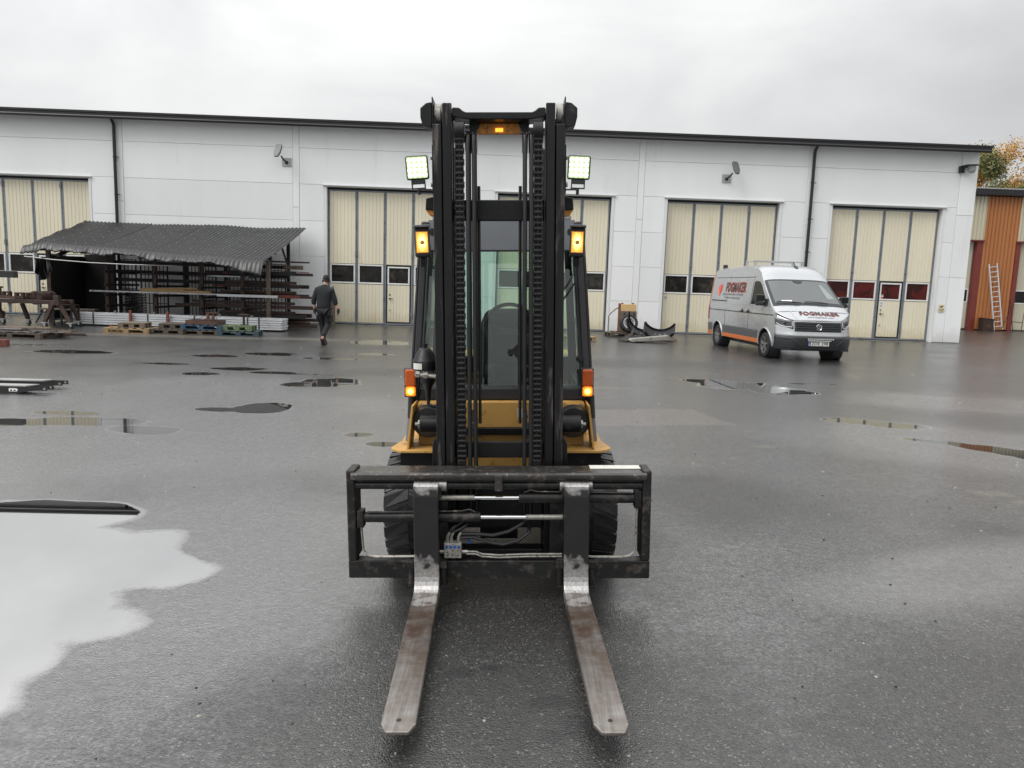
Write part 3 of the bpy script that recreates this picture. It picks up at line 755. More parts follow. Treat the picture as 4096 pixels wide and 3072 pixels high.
# long rod hung along the front, plastic sheet hanging at its left end
t = MB().tube([(-14.22,23.35,2.06),(-13.4,23.32,1.99),(-12.2,23.28,1.93),(-11.0,23.24,1.91),(-9.6,23.2,1.92)], .016, 8).build('metal_rod', 'rod_grey', smooth=True)
tag(t, 'thin pale rod hung along the front of the roofed rack', 'rod')
def sheet(u, v):
    a = lerp(-13.93, -13.43, u)+.05*math.sin(v*3+u*5)+.06*(v*(.5-u))
    z = 2.03-v*(.42+.26*math.sin(PI*min(1, u*1.1)))
    return (a, 23.36-.06*math.sin(u*14+v*2)*(.4+v)-.05*math.sin(u*31), z)
t = MB().grid(sheet, lin(0, 1, 40), lin(0, 1, 16)).build('plastic_sheet', 'plastic_black', smooth=True, solid=.008)
tag(t, 'black plastic sheet hanging bunched under the roof\'s left corner', 'tarp')

# steel on the rack: each length is its own thing
def stick(name, x0, x1, y, z, w, h, m, label, group, kind='box', dy=0., dz=0.):
    q = MB(); L = x1-x0
    if kind == 'box': q.box(-L/2, L/2, -w/2, w/2, 0, h)
    elif kind == 'pipe': q.cyl((-L/2, 0, h/2), (L/2, 0, h/2), h/2, 12)
    elif kind == 'angle': q.box(-L/2, L/2, -w/2, -w/2+.012, 0, h).box(-L/2, L/2, -w/2+.012, w/2, 0, .012)
    elif kind == 'chan': q.box(-L/2, L/2, -w/2, -w/2+.012, 0, h).box(-L/2, L/2, -w/2+.012, w/2, 0, .012).box(-L/2, L/2, -w/2+.012, w/2, h-.012, h)
    o = q.build(name, m, bevel=0)
    o.location = ((x0+x1)/2, y, z); o.rotation_euler = (0, -math.atan2(dz, L), math.atan2(dy, L))
    return tag(o, label, 'steel bar' if 'bar' in name or 'pipe' in name else 'beam', group)
GB = 'steel lengths on the roofed rack'
ORD = ['nearest','second','third','fourth','fifth','sixth','seventh','eighth']
LVL = ['lowest','second lowest','middle','second highest','top']
rb = random.Random(11)
levels = [(.32,6,(-9.2,-6.2)),(.63,7,(-9.9,-6.0)),(.99,6,(-9.2,-6.15)),(1.31,5,(-8.7,-6.15)),(1.73,4,(-9.3,-6.2))]
for li, (z, n, (xa, xb)) in enumerate(levels):
    y = 24.75
    for k in range(n):
        kind = rb.choice(['box','pipe','angle','chan','box']); h = rb.uniform(.06, .13); w = rb.uniform(.07, .15)
        x1 = xb+rb.uniform(-.45, .32); x0 = xa+rb.uniform(-.6, 1.2)
        stick('steel_bar', x0, x1, y+w/2, z, w, h, rb.choice(['rust_dark','rust_dark','rust_brown','rust_red','rack_black']),
              'steel length on the rack\'s %s arms at the right, %s from the front' % (LVL[li], ORD[k]), GB, kind, rb.uniform(-.05, .08))
        y += w+rb.uniform(.03, .10)
    if li < 4:
        stick('steel_bar', xa+rb.uniform(0, .6), xb-rb.uniform(.2, .6), 24.9, z+.135, .12, .09, 'rust_dark',
              'rusty steel length lying on top of the others on the rack\'s %s arms' % LVL[li], GB, 'box', .05)
for k, (z, x1) in enumerate(((.02,-5.75),(.10,-6.05),(.20,-5.8),(.08,-6.3))):
    stick('steel_bar', -9.4, x1, 25.1+.25*k, z, .16, .10, 'rust_brown' if k % 2 else 'rust_dark', 'rusty steel length at ground level under the rack\'s right end, %s from the front' % ORD[k], GB, ['box','pipe','chan','pipe'][k])
stick('steel_bar', -12.78, -8.5, 24.35, 1.03, .10, .05, 'steel_bright', 'long pale steel channel across the front of the rack, left of the post', None, 'chan', .15)
stick('steel_bar', -8.75, -6.85, 24.30, 1.00, .12, .08, 'alu_white', 'short pale grey channel on the rack front beside the grey wooden post', None, 'box', .05)
stick('steel_bar', -9.35, -8.0, 25.0, 1.62, .05, .05, 'alu_white', 'thin pale strip high up in the middle of the rack', None, 'box')
stick('steel_bar', -8.6, -5.98, 24.9, 1.88, .03, .03, 'rust_brown', 'thin rod poking far out of the rack\'s right end', None, 'pipe', .1, -.10)
stick('steel_bar', -7.5, -6.05, 25.3, 2.16, .06, .05, 'rust_dark', 'short hooked bar laid on top of the rack\'s right end', None, 'angle', .1)
stick('cardboard_tube_bar', -11.25, -9.0, 24.42, 1.085, .17, .07, 'cardboard', 'lower flat brown cardboard carton on the rack front', None)
stick('cardboard_tube_bar', -11.2, -9.45, 24.46, 1.158, .15, .06, 'cardboard', 'upper brown cardboard carton, slightly askew, on the rack front', None, 'box', .05, .07)
# perforated pipe bundle standing by the black panel
t = thing('pipe_bundle', 'bundle of pipes with open ends leaning in the dark left part of the rack', 'pipes', (-12.05, 25.4, .1))
for k in range(5):
    for j in range(10):
        if (k*7+j*3) % 11 == 0: continue
        MB().cyl((-.12+k*.065, 0, .06+j*.09+.02*(k % 2)), (-.10+k*.065, .7, .10+j*.09), .028, 8, caps=False).build('pipe', 'steel_bright', t)

# white aluminium profile bundle
pb = thing('profile_bundle', 'long strapped bundle of white aluminium profiles lying before the rack', 'profiles', (-9.57, 23.42, .06), -.055)
base = MB().box(-3.26, 3.26, -.072, .072, 0, .056).box(-3.26, 3.26, -.078, -.0725, .044, .056)
p0 = base.build('profile', 'alu_white', pb)
first = True
for j in range(5):
    for i in range(4):
        dx = random.uniform(-.03, .03)
        if first: p0.location = (dx, -.225, .0); first = False; continue
        kid('profile', p0, pb, (dx, -.225+i*.15, j*.071))
for x in (-2.6,-.9,.55,2.2,2.55):
    MB().box(x-.02, x+.02, -.305, .31, .3555, .3585).box(x-.02, x+.02, -.309, -.3055, .0, .3585).build('strap', 'door_rubber', pb)
for x, m in ((-.25,'rust_red'),(1.0,'rust_red'),(-1.4,'rust_red')):
    MB().box(x-.035, x+.035, -.40, -.34, -.05, .46).build('stake', m, pb)
for x in (-2.0,.1,2.2):
    MB().box(x-.06, x+.06, -.45, .42, -.06, -.005).build('bearer', 'rust_red', pb)
for x in (-1.95,-.75,1.3,2.3): MB().box(x-.03, x+.03, -.25, -.2, .358, .43).build('wedge', 'wood_grey', pb)

# ------------------------------------------------------------------ pallets
def pallet(label, loc, rz, m, L=1.2, Wd=.8, group='pallets in front of the roofed rack'):
    t = thing('pallet', label, 'pallet', loc, rz, group)
    b3 = None
    for j, y in enumerate((-Wd/2+.05, 0, Wd/2-.05)):
        MB().box(-L/2, L/2, y-.05, y+.05, 0, .022).build('bottom_board', m, t)
        MB().box(-L/2, L/2, y-.05, y+.05, .1005, .122).build('stringer_board', m, t)
        for i, x in enumerate((-L/2+.07, 0, L/2-.07)):
            if b3 is None: b3 = MB().box(-.07, .07, -.05, .05, 0, .077).build('block', m, t); b3.location = (x, y, .0225)
            else: kid('block', b3, t, (x, y, .0225))
    d0 = None; n = 6
    for i in range(n):
        x = -L/2+.06+i*(L-.12)/(n-1)
        if d0 is None: d0 = MB().box(-.058, .058, -Wd/2, Wd/2, 0, .022).build('deck_board', m, t); d0.location = (x, 0, .1225)
        else: kid('deck_board', d0, t, (x, 0, .1225), (0, 0, random.uniform(-.012, .012)))
    return t
pallet('pale new wood pallet lying before the white profiles', (-10.0,21.1,0), .05, 'wood_pale')
pallet('small brown half pallet stacked on the pale pallet', (-9.93,21.15,.146), .12, 'wood_grey', .7, .6)
pallet('lower dark weathered pallet between the pale and the blue pallets', (-8.95,21.25,0), -.02, 'wood_dark', .95)
pallet('upper dark weathered pallet between the pale and the blue pallets', (-8.85,21.3,.146), .06, 'wood_dark', .75, .6)
pallet('grey-brown pallet under the blue pallet', (-8.02,21.3,0), -.06, 'wood_dark', 1.1)
pallet('faded blue pallet stacked on a grey-brown one', (-8.0,21.3,.146), -.03, 'paint_blue', 1.15)
pallet('worn teal blue pallet under the green one', (-7.05,21.3,0), .14, 'paint_teal', 1.1)
pallet('short green painted pallet lying on the teal pallet', (-7.05,21.25,.146), .05, 'paint_green', .8, .6)
t = thing('steel_tray', 'rusty open steel tray on the blue pallet', 'tray', (-7.98,21.2,.2925), -.03)
MB().box(-.45,.45,-.3,.3,0,.012).build('tray_floor', 'rust_brown', t)
for a in ((-.45,.45,-.3,-.288),(-.45,.45,.288,.3),(-.45,-.438,-.287,.287),(.438,.45,-.287,.287),(-.15,-.138,-.287,.287),(.16,.172,-.287,.287)):
    MB().box(a[0],a[1],a[2],a[3],.0125,.12).build('tray_wall', 'rust_brown', t)
t = thing('beam_stand', 'small T-shaped steel stand with slanted wires in the rusty tray', 'stand', (-7.75,21.15,.305))
MB().box(-.03,.03,-.03,.03,0,.30).box(-.16,.16,-.05,.05,.3005,.32).build('post', 'rust_brown', t)
for s_ in (-.65,-.35,.16): MB().tube([(s_,0,.02),(s_*.45,0,.2),(s_*.2,0,.28)], .008, 6).build('wire', 'rack_black', t)
t = thing('beam_stand', 'dark I-beam stub with a flat head standing on the green pallet', 'stand', (-6.95,21.3,.2925))
MB().box(-.10,.10,-.06,.06,0,.02).build('foot', 'rust_dark', t)
MB().box(-.028,.028,-.03,.03,.0205,.27).build('post', 'rust_dark', t, bevel=.01)
MB().box(-.15,.15,-.06,.06,.2705,.31).build('head', 'rust_dark', t, bevel=.008)

# ------------------------------------------------------------------ trestle frame on castors, at the far left
t = thing('trestle_table', 'heavy brown steel trestle table on castor wheels at the left', 'trestle', (-13.7, 22.4, 0), -.03)
def TR(mb, n_, m_, p=None, **k): return mb.build(n_, m_, p or t, **k)
TR(MB().box(-1.25,1.20,-.45,-.35,.69,.80), 'side_rail', 'rust_dark', bevel=.008)
TR(MB().box(-1.25,1.20,.35,.45,.69,.80), 'side_rail', 'rust_dark', bevel=.008)
for x in (-1.15, -.2, 1.0): TR(MB().box(x-.06,x+.06,-.345,.345,.67,.79), 'cross_rail', 'rust_dark')
legs = [((-1.12,-.42,.66),(-1.02,-.62,.17)),((-1.12,.42,.66),(-1.05,.55,.17)),((-.35,.4,.66),(-.28,.55,.17)),((1.12,-.40,.80),(.86,-.48,.17)),((1.16,-.36,.80),(1.58,-.42,.17)),((1.14,.40,.7),(1.25,.55,.17))]
for i, (a, b) in enumerate(legs):
    lg = TR(MB().bar(a, b, .095, .10, (0,1,0)), 'leg', 'rust_dark', bevel=.008)
    x, y, z = b
    TR(MB().box(x-.09,x+.09,y-.09,y+.09,.150,.168), 'castor_plate', 'zinc', lg)
    TR(MB().prism([(x-.06,.149),(x+.05,.149),(x+.03,.05),(x-.0,.05)], y-.05, y-.038, 'y').prism([(x-.06,.149),(x+.05,.149),(x+.03,.05),(x-.0,.05)], y+.038, y+.05, 'y'), 'castor_fork', 'zinc', lg)
    TR(MB().cyl((x+.015,y-.03,.066),(x+.015,y+.03,.066),.066,18), 'castor_wheel', 'rubber', lg, bevel=.008, smooth=True)
TR(MB().box(1.12,1.28,-.47,-.33,.66,.94), 'end_post', 'rust_dark', bevel=.01)
TR(MB().box(-1.22,.0,-.46,-.34,.8005,.812), 'bed_plate', 'steel_bright')
TR(MB().box(-.85,.0,.02,.14,.8005,.87), 'bed_bar', 'rust_brown')
for x, y in ((-1.15,-.4),(-.72,.3),(.12,-.38),(.34,-.2),(.55,.2)):
    TR(MB().box(x-.13,x-.05,y-.06,y+.06,.815,1.0).box(x+.05,x+.13,y-.06,y+.06,.815,1.0).box(x-.05,x+.05,y-.06,y+.06,.815,.90).box(x-.13,x+.13,y-.061,y+.05,.955,1.0), 'clamp', 'rust_dark', bevel=.006, seg=1)
t2 = thing('steel_drum', 'dark rusty drum lying on its side on the trestle table', 'drum', (-13.25, 22.55, .85), .0)
MB().cyl((0,-.4,.0),(0,.4,0),.19,24).build('barrel', 'rust_dark', t2, smooth=True)
for y in (-.38,-.12,.12,.38): MB().cyl((0,y-.012,0),(0,y+.012,0),.2,24).build('hoop', 'rust_dark', t2, smooth=True)
t2 = thing('tool_stand', 'small black angle-iron stand with a disc under the trestle table', 'stand', (-12.85, 23.0, 0), .1)
for x, y in ((-.25,-.25),(.25,-.25),(-.25,.25),(.25,.25)): MB().box(x-.025,x+.025,y-.025,y+.025,0,.62).build('leg', 'rack_black', t2)
MB().box(-.28,.28,-.28,.28,.6205,.64).build('top', 'rack_black', t2)
MB().box(-.224,.224,-.275,.275,.20,.22).build('shelf', 'rack_black', t2)
MB().lathe([(.02,-.12),(.24,-.05),(.27,-.0)], (0,0,.62), 'z', 24).build('disc', 'rust_dark', t2, smooth=True)
t2 = thing('work_bench', 'low grey bench with thin splayed legs behind the trestle table', 'bench', (-13.6, 24.3, 0), .1)
MB().box(-.75,.95,-.2,.2,.42,.46).build('bench_top', 'wood_grey', t2)
for x in (-.6,.8):
    for s_ in (-1,1): MB().bar((x,.12*s_,.42),(x+(-.18 if x < 0 else .18),.25*s_,0),.04,.04).build('leg', 'rack_black', t2)
t2 = thing('waste_bin', 'black wheeled bin at the far left edge by the folding doors', 'bin', (-17.45, 26.4, 0))
MB().prism([(-.30,.06),(.28,.06),(.33,.98),(-.34,.98)], -.35, .35, 'y').build('body', 'plastic_black', t2, bevel=.02)
MB().box(-.37,.37,-.39,.38,.985,1.05).build('lid', 'plastic_black', t2, bevel=.02)
for s_ in (-1,1): MB().cyl((.28,.36*s_-.03,.10),(.28,.36*s_+.03,.10),.10,16).build('wheel', 'rubber', t2)

# loaded pallet of flat bars in front of the trestle
pallet('dark pallet under the heap of loose steel flats at the left', (-11.55,18.75,0), -.13, 'wood_dark', 1.6, .9, None)
rb = random.Random(5)
for k in range(18):
    L = rb.uniform(1.7, 3.0); x1 = -10.42-rb.uniform(0, 1.1)+(.18 if k < 3 else 0); lay = k//6
    z = .1455+lay*.032; y = 18.45+(k % 6)*.125+rb.uniform(-.02, .02)
    stick('steel_flat_bar', x1-L, x1, y, z, rb.uniform(.06, .10), .026, ['steel_bright','rust_brown','steel_bright','wood_pale','rust_dark','steel_bright'][(k*5+lay) % 6],
          'steel flat in the heap on the dark left pallet, %s layer, %s from the front' % (['bottom','middle','top'][lay], ORD[k % 6]), 'steel flats on the left pallet', 'box', rb.uniform(-.12, .05))
for k, (x1, y, z) in enumerate(((-10.45,19.60,.0),(-10.75,19.35,.0))):
    stick('steel_flat_bar', x1-1.9, x1, y, z, .10, .06, 'rust_dark', ['dark square tube lying on the ground farthest behind the heap of flats','dark square tube lying on the ground just behind the heap of flats'][k], None, 'chan', -.05)
t = MB().box(-1.2,0,-.07,.07,0,.135).build('timber_beam', 'rust_red', bevel=.006)
t.location = (-10.47, 16.45, 0); tag(t, 'end of a red-brown beam on the asphalt at the left edge', 'beam')
t = thing('lifting_beam', 'grey boxed beam on a post, reaching in high at the left edge', 'beam', (-10.6, 16.0, 0))
MB().box(-1.6,.67,-.07,.07,1.485,1.62).build('beam_box', 'dark_metal', t, bevel=.012)
MB().box(-1.6,.66,-.074,.074,1.6205,1.63).build('top_plate', 'rod_grey', t)
MB().box(-1.2,-1.05,-.07,.07,.0,1.484).build('post', 'dark_metal', t)

# fork extensions on the asphalt
def fork_sleeve(label, x1, y, rz):
    t = thing('fork_extension', label, 'fork sleeve', (x1, y, gz(x1, y)), rz, 'fork extensions on the asphalt')
    MB().prism([(-2.4,.0),(-.42,.0),(-.30,.022),(-.16,.045),(-.16,.098),(-2.4,.098)], -.085, -.070, 'y').build('side_cheek', 'rack_black', t)
    MB().prism([(-2.4,.0),(-.42,.0),(-.30,.022),(-.16,.045),(-.16,.098),(-2.4,.098)], .070, .085, 'y').build('side_cheek', 'rack_black', t)
    MB().prism([(-2.4,-.085),(-.28,-.085),(-.19,.085),(-2.4,.085)], .0985, .112, 'z').build('top_plate', 'rod_grey', t)
    for s_ in (-1, 1):
        y0 = .0775*s_
        MB().box(-.1595,.0,y0-.007,y0+.007,.045,.098).build('lug', 'rack_black', t)
        MB().cyl((-.035,y0-.009,.072),(-.035,y0+.009,.072),.015,12).build('pin_hole', 'rod_grey', t)
    return t
e1 = fork_sleeve('rear dark fork extension with pale top lying on the asphalt', -6.05, 10.72, .02)
e2 = fork_sleeve('front dark fork extension with a warning label lying on the asphalt', -5.97, 10.22, .02)
lb = MB().prism([(-.50,.028),(-.40,.028),(-.385,.042),(-.385,.058),(-.40,.072),(-.50,.072)], -.0875, -.0855, 'y').build('warning_label', 'sign_white', e2)
MB().prism([(-.485,.034),(-.455,.034),(-.470,.064)], -.0885, -.0876, 'y').box(-.438,-.41,-.0885,-.0876,.036,.052).build('label_print', 'print_black', lb)

# ------------------------------------------------------------------ scrap heap by the wall
mat('cab_cream', (.60,.42,.20), .6, var=.08, col2=(.13,.05,.028), c2scale=9, c2=(.60,.66))
mat('hub_silver', (.50,.50,.49), .35, metal=.5, var=.15)
mat('fender_black', (.014,.015,.018), .38, var=.15, spec=.5)
pallet('dark pallet under the scrap wheel by the white wall', (4.72,25.75,0), .12, 'wood_dark', 1.15, .8, None)
t = thing('scrap_cabinet', 'rusty cream steel cabinet with a bent tube frame by the wall', 'cabinet', (4.86,25.95,.146), .08)
MB().box(-.28,.28,-.12,.14,.0,.98).build('body', 'cab_cream', t, bevel=.012)
MB().box(-.30,-.285,-.125,.145,.0,1.0).build('edge_angle', 'rust_red', t)
MB().prism([(-.30,.74),(.295,.74),(.295,.0),(-.30,.0)], -.15, -.121, 'y').build('front_board', 'wood_grey', t)
for x in (-.14,.03,.20): MB().box(x-.025,x+.025,-.157,-.1505,.58,.68).build('slot', 'rack_black', t)
for x in (-.2,.18): MB().box(x-.035,x+.035,-.05,.05,.9805,1.02).build('lug', 'rust_red', t)
MB().tube([(-.30,.0,.86),(-.42,0,.80),(-.62,0,.62),(-.66,0,.54),(-.67,0,.02),(-.32,0,.02)], .016, 8).build('tube_frame', 'rust_brown', t, smooth=True)
t = thing('wheel_assembly', 'car wheel with a slotted silver steel rim leaning on the cabinet', 'wheel', (4.84,25.42,.16), .06)
t.rotation_euler = (R(-12), 0, .06)
MB().lathe([(.2035,-.09),(.27,-.10),(.315,-.06),(.33,0),(.315,.06),(.27,.10),(.2035,.09)], (0,0,.33), 'y', 32, True).build('tyre', 'rubber', t, smooth=True)
MB().lathe([(.07,-.055),(.085,-.05),(.12,-.035),(.16,-.045),(.17,-.085),(.19,-.095),(.203,-.09),(.203,.09),(.05,.09)], (0,0,.33), 'y', 32).build('rim', 'hub_silver', t, smooth=True)
q = MB()
for k in range(12):
    a = 2*PI*k/12; q.cyl((.135*math.cos(a),-.062,.33+.135*math.sin(a)),(.135*math.cos(a),-.036,.33+.135*math.sin(a)),.016,8)
q.cyl((0,-.075,.33),(0,-.05,.33),.045,16); q.build('rim_holes', 'rack_black', t)
def fender(label, loc, rot, r=.62, a0=-160, a1=-35, w=.55):
    t = tag(empty('plastic_fender', loc), label, 'fender', 'black truck fenders on the scrap heap')
    t.rotation_euler = rot
    aa = [R(x) for x in lin(a0, a1, 18)]
    MB().grid(lambda a, v: (r*math.cos(a), v, r*math.sin(a)+r), aa, lin(-w/2, w/2, 6)).build('shell', 'fender_black', t, smooth=True, solid=.018)
    MB().grid(lambda a, v: ((r-v)*math.cos(a), -w/2, (r-v)*math.sin(a)+r), aa, lin(0, .09, 3)).build('rim_flange', 'fender_black', t, smooth=True, solid=.014)
    MB().grid(lambda a, v: ((r-v)*math.cos(a), w/2, (r-v)*math.sin(a)+r), aa, lin(0, .05, 3)).build('rim_flange', 'fender_black', t, smooth=True, solid=.014)
    q = MB()
    for x in (-.12,.05,.22): 
        a = -PI/2+x/r; q.cyl(((r-.0)*math.cos(a),0,(r)*math.sin(a)+r+.006),((r-.02)*math.cos(a),0,(r-.02)*math.sin(a)+r+.006),.022,8)
    q.build('bolts', 'zinc', t)
    return t
fender('black curved truck fender lying left on the scrap heap, tips up', (5.02,24.5,.20), (R(24), R(16), R(-10)), .56, -178, -62, .52)
fender('black curved truck fender lying right on the scrap heap, bolts showing', (5.66,24.45,.16), (R(30), R(2), R(-14)), .58, -150, -28, .60)
t = tag(empty('plastic_fender', (4.70,23.55,.02)), 'flat torn black fender piece at the heap\'s left foot', 'fender', 'black truck fenders on the scrap heap'); t.rotation_euler = (0, 0, .3)
MB().prism([(-.50,.0),(-.12,.16),(.10,.17),(.55,.06),(.5,.0)], -.30, .28, 'y').build('shell', 'fender_black', t, bevel=.02)
MB().bar((-.05,.1,.16),(.08,.35,.36),.24,.015,(1,0,0)).build('flap', 'fender_black', t)
t = MB().prism([(-.60,.0),(.62,.02),(.66,.06),(.64,.16),(-.58,.10),(-.63,.05)], -.16, .16, 'y').build('concrete_slab', 'concrete', bevel=.012)
t.location = (5.05,23.15,.05); t.rotation_euler = (0, R(-3), .10); tag(t, 'broken pale concrete slab on the front of the scrap heap', 'slab')
t = thing('timber_offcut', 'dark boxed offcut at the right of the scrap heap', 'offcut', (5.75,24.0,.0), -.35)
MB().box(-.30,.30,-.09,.09,.0,.15).build('block', 'wood_dark', t, bevel=.01); MB().box(.12,.42,-.16,-.095,.02,.11).build('block', 'wood_grey', t, bevel=.01)
t = thing('pallet_end', 'pale pallet corner just behind the forklift\'s right side', 'pallet', (2.9,23.5,0), .1)
for z in (0,.105): MB().box(-.5,.45,-.5,.5,z,z+.022).build('board', 'wood_pale', t)
for y in (-.43,0,.43):
    for x in (-.43,.36): MB().box(x-.06,x+.06,y-.06,y+.06,.0225,.1045).build('block', 'wood_pale', t)
# post of weathered boards by the wall, behind the walker
t = thing('board_stack', 'weathered grey boards standing against the wall behind the walking man', 'boards', (-5.75,27.2,0))
for k in range(3): MB().box(-.16+.11*k,-.06+.11*k,-.06,.04,0,1.28-.04*k).build('board', 'wood_grey', t)

# ------------------------------------------------------------------ things by the annex
t = thing('ladder', 'white aluminium ladder leaning against the orange cladding', 'ladder', (27.75,39.55,.06))
t.rotation_euler = (R(-5), R(-8), 0)
for x in (-.22,.22): MB().box(x-.022,x+.022,-.035,.035,0,3.62).build('stile', 'alu_white', t)
r0 = None
for k in range(13):
    if r0 is None: r0 = MB().cyl((-.2,0,0),(.2,0,0),.018,8).build('rung', 'alu_white', t); r0.location = (0,0,.2)
    else: kid('rung', r0, t, (0,0,.2+k*.27))
t = thing('metal_locker', 'small dark grey box with a dented lid against the orange cladding', 'box', (27.05,39.6,0))
MB().box(-.28,.28,-.25,.22,0,.66).build('box_body', 'rust_dark', t, bevel=.01); MB().prism([(-.3,.665),(.3,.62),(.3,.65),(-.3,.70)], -.28,.24,'y').build('lid', 'dark_metal', t)
MB().box(-.1,.12,-.262,-.251,.2,.36).build('hatch', 'rust_brown', t)
t = thing('trestle_rods', 'thin rusty rods propped crosswise right of the ladder', 'rods', (28.3,39.3,0))
for a, b in (((-.6,0,0),(.1,.1,1.7)),((.1,0,0),(-.15,.2,1.9)),((.55,0,0),(.72,.1,1.8)),((.0,0,.55),(.6,0,.5)),((-.5,0,.1),(.9,-.2,.05))): MB().cyl(a,b,.018,6).build('rod', 'rust_dark', t)

# ================================================================== FORKLIFT
mat('mast_black', (.0055,.0058,.007), .40, metal=.1, var=.25, vscale=9, col2=(.050,.048,.048), c2scale=14, c2=(.60,.72), bump=.08, bscale=160, spec=.4)
mat('mast_worn', (.0065,.0066,.0078), .38, metal=.25, var=.3, vscale=12, col2=(.12,.105,.095), c2scale=22, c2=(.57,.70), bump=.08, bscale=160, streak=True)
mat('carriage_black', (.010,.0098,.0098), .46, metal=.2, var=.3, vscale=8, col2=(.080,.064,.055), c2scale=16, c2=(.53,.70), bump=.14, bscale=120)
mat('carriage_plate', (.055,.052,.05), .24, metal=.4, var=.35, vscale=8, col2=(.21,.17,.145), c2scale=24, c2=(.56,.66), bump=.10, bscale=90)
mat('chain_steel', (.020,.020,.021), .30, metal=.6, var=.3, vscale=30)
mat('hose_black', (.010,.010,.011), .38, var=.2)
mat('cat_yellow', (.50,.285,.075), .48, var=.16, vscale=5, col2=(.17,.085,.028), c2scale=13, c2=(.56,.72), bump=.03, bscale=30)
mat('cab_grey', (.13,.14,.155), .4, var=.08)
mat('pillar_black', (.020,.020,.023), .42, var=.15)
mat('seat_grey', (.050,.052,.052), .75, var=.1, bump=.1, bscale=80)
mat('chrome', (.85,.86,.87), .10, metal=1., var=.03)
mat('valve_zinc', (.32,.31,.28), .45, metal=.55, var=.25, vscale=30, col2=(.09,.075,.06), c2scale=40, c2=(.55,.68))
mat('amber_off', (.50,.085,.010), .18, var=.12, vscale=60, bump=.15, bscale=220)
mat('amber_paint', (.62,.24,.03), .45, var=.35, vscale=25, col2=(.09,.045,.02), c2scale=40, c2=(.55,.66))
mat('led_body', (.02,.021,.022), .45, var=.15)
mat('headlamp_ring', (.60,.28,.05), .25, var=.1)
emitter('led_on', (.93,1.0,.78), 4.0)
emitter('led_plate', (.42,.58,.27), .36)
emitter('indicator_core', (1.0,.60,.10), 5.0)
emitter('glow_amber', (1.0,.42,.03), 1.6)
glass('cab_glass', (.84,.93,.89), .025)
mat('tyre_black', (.012,.012,.013), .42, var=.25, vscale=12, bump=.1, bscale=90)
mat('blue_plastic', (.02,.09,.30), .4)
mat('label_white', (.62,.61,.56), .5, var=.08, vscale=20)

def fork_material():
    """forged fork: black paint on the shank, bare bright steel where loads rub it at the bends, brown film on the blade"""
    m = bpy.data.materials.new('fork_steel'); m.use_nodes = True
    n = m.node_tree.nodes; l = m.node_tree.links; b = n['Principled BSDF']
    tc = n.new('ShaderNodeTexCoord'); sp = n.new('ShaderNodeSeparateXYZ'); l.new(tc.outputs['Object'], sp.inputs[0])
    nz = n.new('ShaderNodeTexNoise'); nz.inputs['Scale'].default_value = 14; nz.inputs['Detail'].default_value = 8; l.new(tc.outputs['Object'], nz.inputs['Vector'])
    st = n.new('ShaderNodeMapping'); st.inputs['Scale'].default_value = (60, 3, 60); l.new(tc.outputs['Object'], st.inputs['Vector'])
    n2 = n.new('ShaderNodeTexNoise'); n2.inputs['Scale'].default_value = 1.5; n2.inputs['Detail'].default_value = 6; l.new(st.outputs[0], n2.inputs['Vector'])
    def rng(v, a, c, d, e):
        q = n.new('ShaderNodeMapRange'); l.new(v, q.inputs['Value'])
        for k, val in zip(('From Min','From Max','To Min','To Max'), (a, c, d, e)): q.inputs[k].default_value = val
        return q.outputs[0]
    def mth(op, a, c):
        q = n.new('ShaderNodeMath'); q.operation = op
        for i, v in enumerate((a, c)):
            if isinstance(v, (int, float)): q.inputs[i].default_value = v
            else: l.new(v, q.inputs[i])
        return q.outputs[0]
    def mix(f, a, c):
        q = n.new('ShaderNodeMix'); q.data_type = 'RGBA'; l.new(f, q.inputs['Factor'])
        for i, v in ((6, a), (7, c)):
            if isinstance(v, tuple): q.inputs[i].default_value = (*v, 1)
            else: l.new(v, q.inputs[i])
        return q.outputs[2]
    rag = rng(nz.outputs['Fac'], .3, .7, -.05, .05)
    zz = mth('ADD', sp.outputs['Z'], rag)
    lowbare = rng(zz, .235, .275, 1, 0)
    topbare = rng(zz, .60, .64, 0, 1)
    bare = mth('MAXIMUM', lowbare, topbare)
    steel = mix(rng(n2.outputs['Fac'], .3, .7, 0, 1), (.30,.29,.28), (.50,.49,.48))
    yy = mth('ADD', sp.outputs['Y'], mth('MULTIPLY', rag, 3))
    brown = mth('MULTIPLY', rng(yy, -.72, -.66, 1, 0), rng(yy, -1.85, -.85, .48, 1.0))
    brown = mth('MULTIPLY', brown, rng(nz.outputs['Fac'], .3, .6, .55, 1))
    blade = mix(brown, steel, (.115,.072,.050))
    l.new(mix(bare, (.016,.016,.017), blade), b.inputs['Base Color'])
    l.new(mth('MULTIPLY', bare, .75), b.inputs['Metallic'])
    l.new(rng(nz.outputs['Fac'], .3, .7, .28, .42), b.inputs['Roughness'])
    bp = n.new('ShaderNodeBump'); bp.inputs['Strength'].default_value = .12; bp.inputs['Distance'].default_value = .004
    l.new(n2.outputs['Fac'], bp.inputs['Height']); l.new(bp.outputs[0], b.inputs['Normal'])
    MATS['fork_steel'] = m
fork_material()
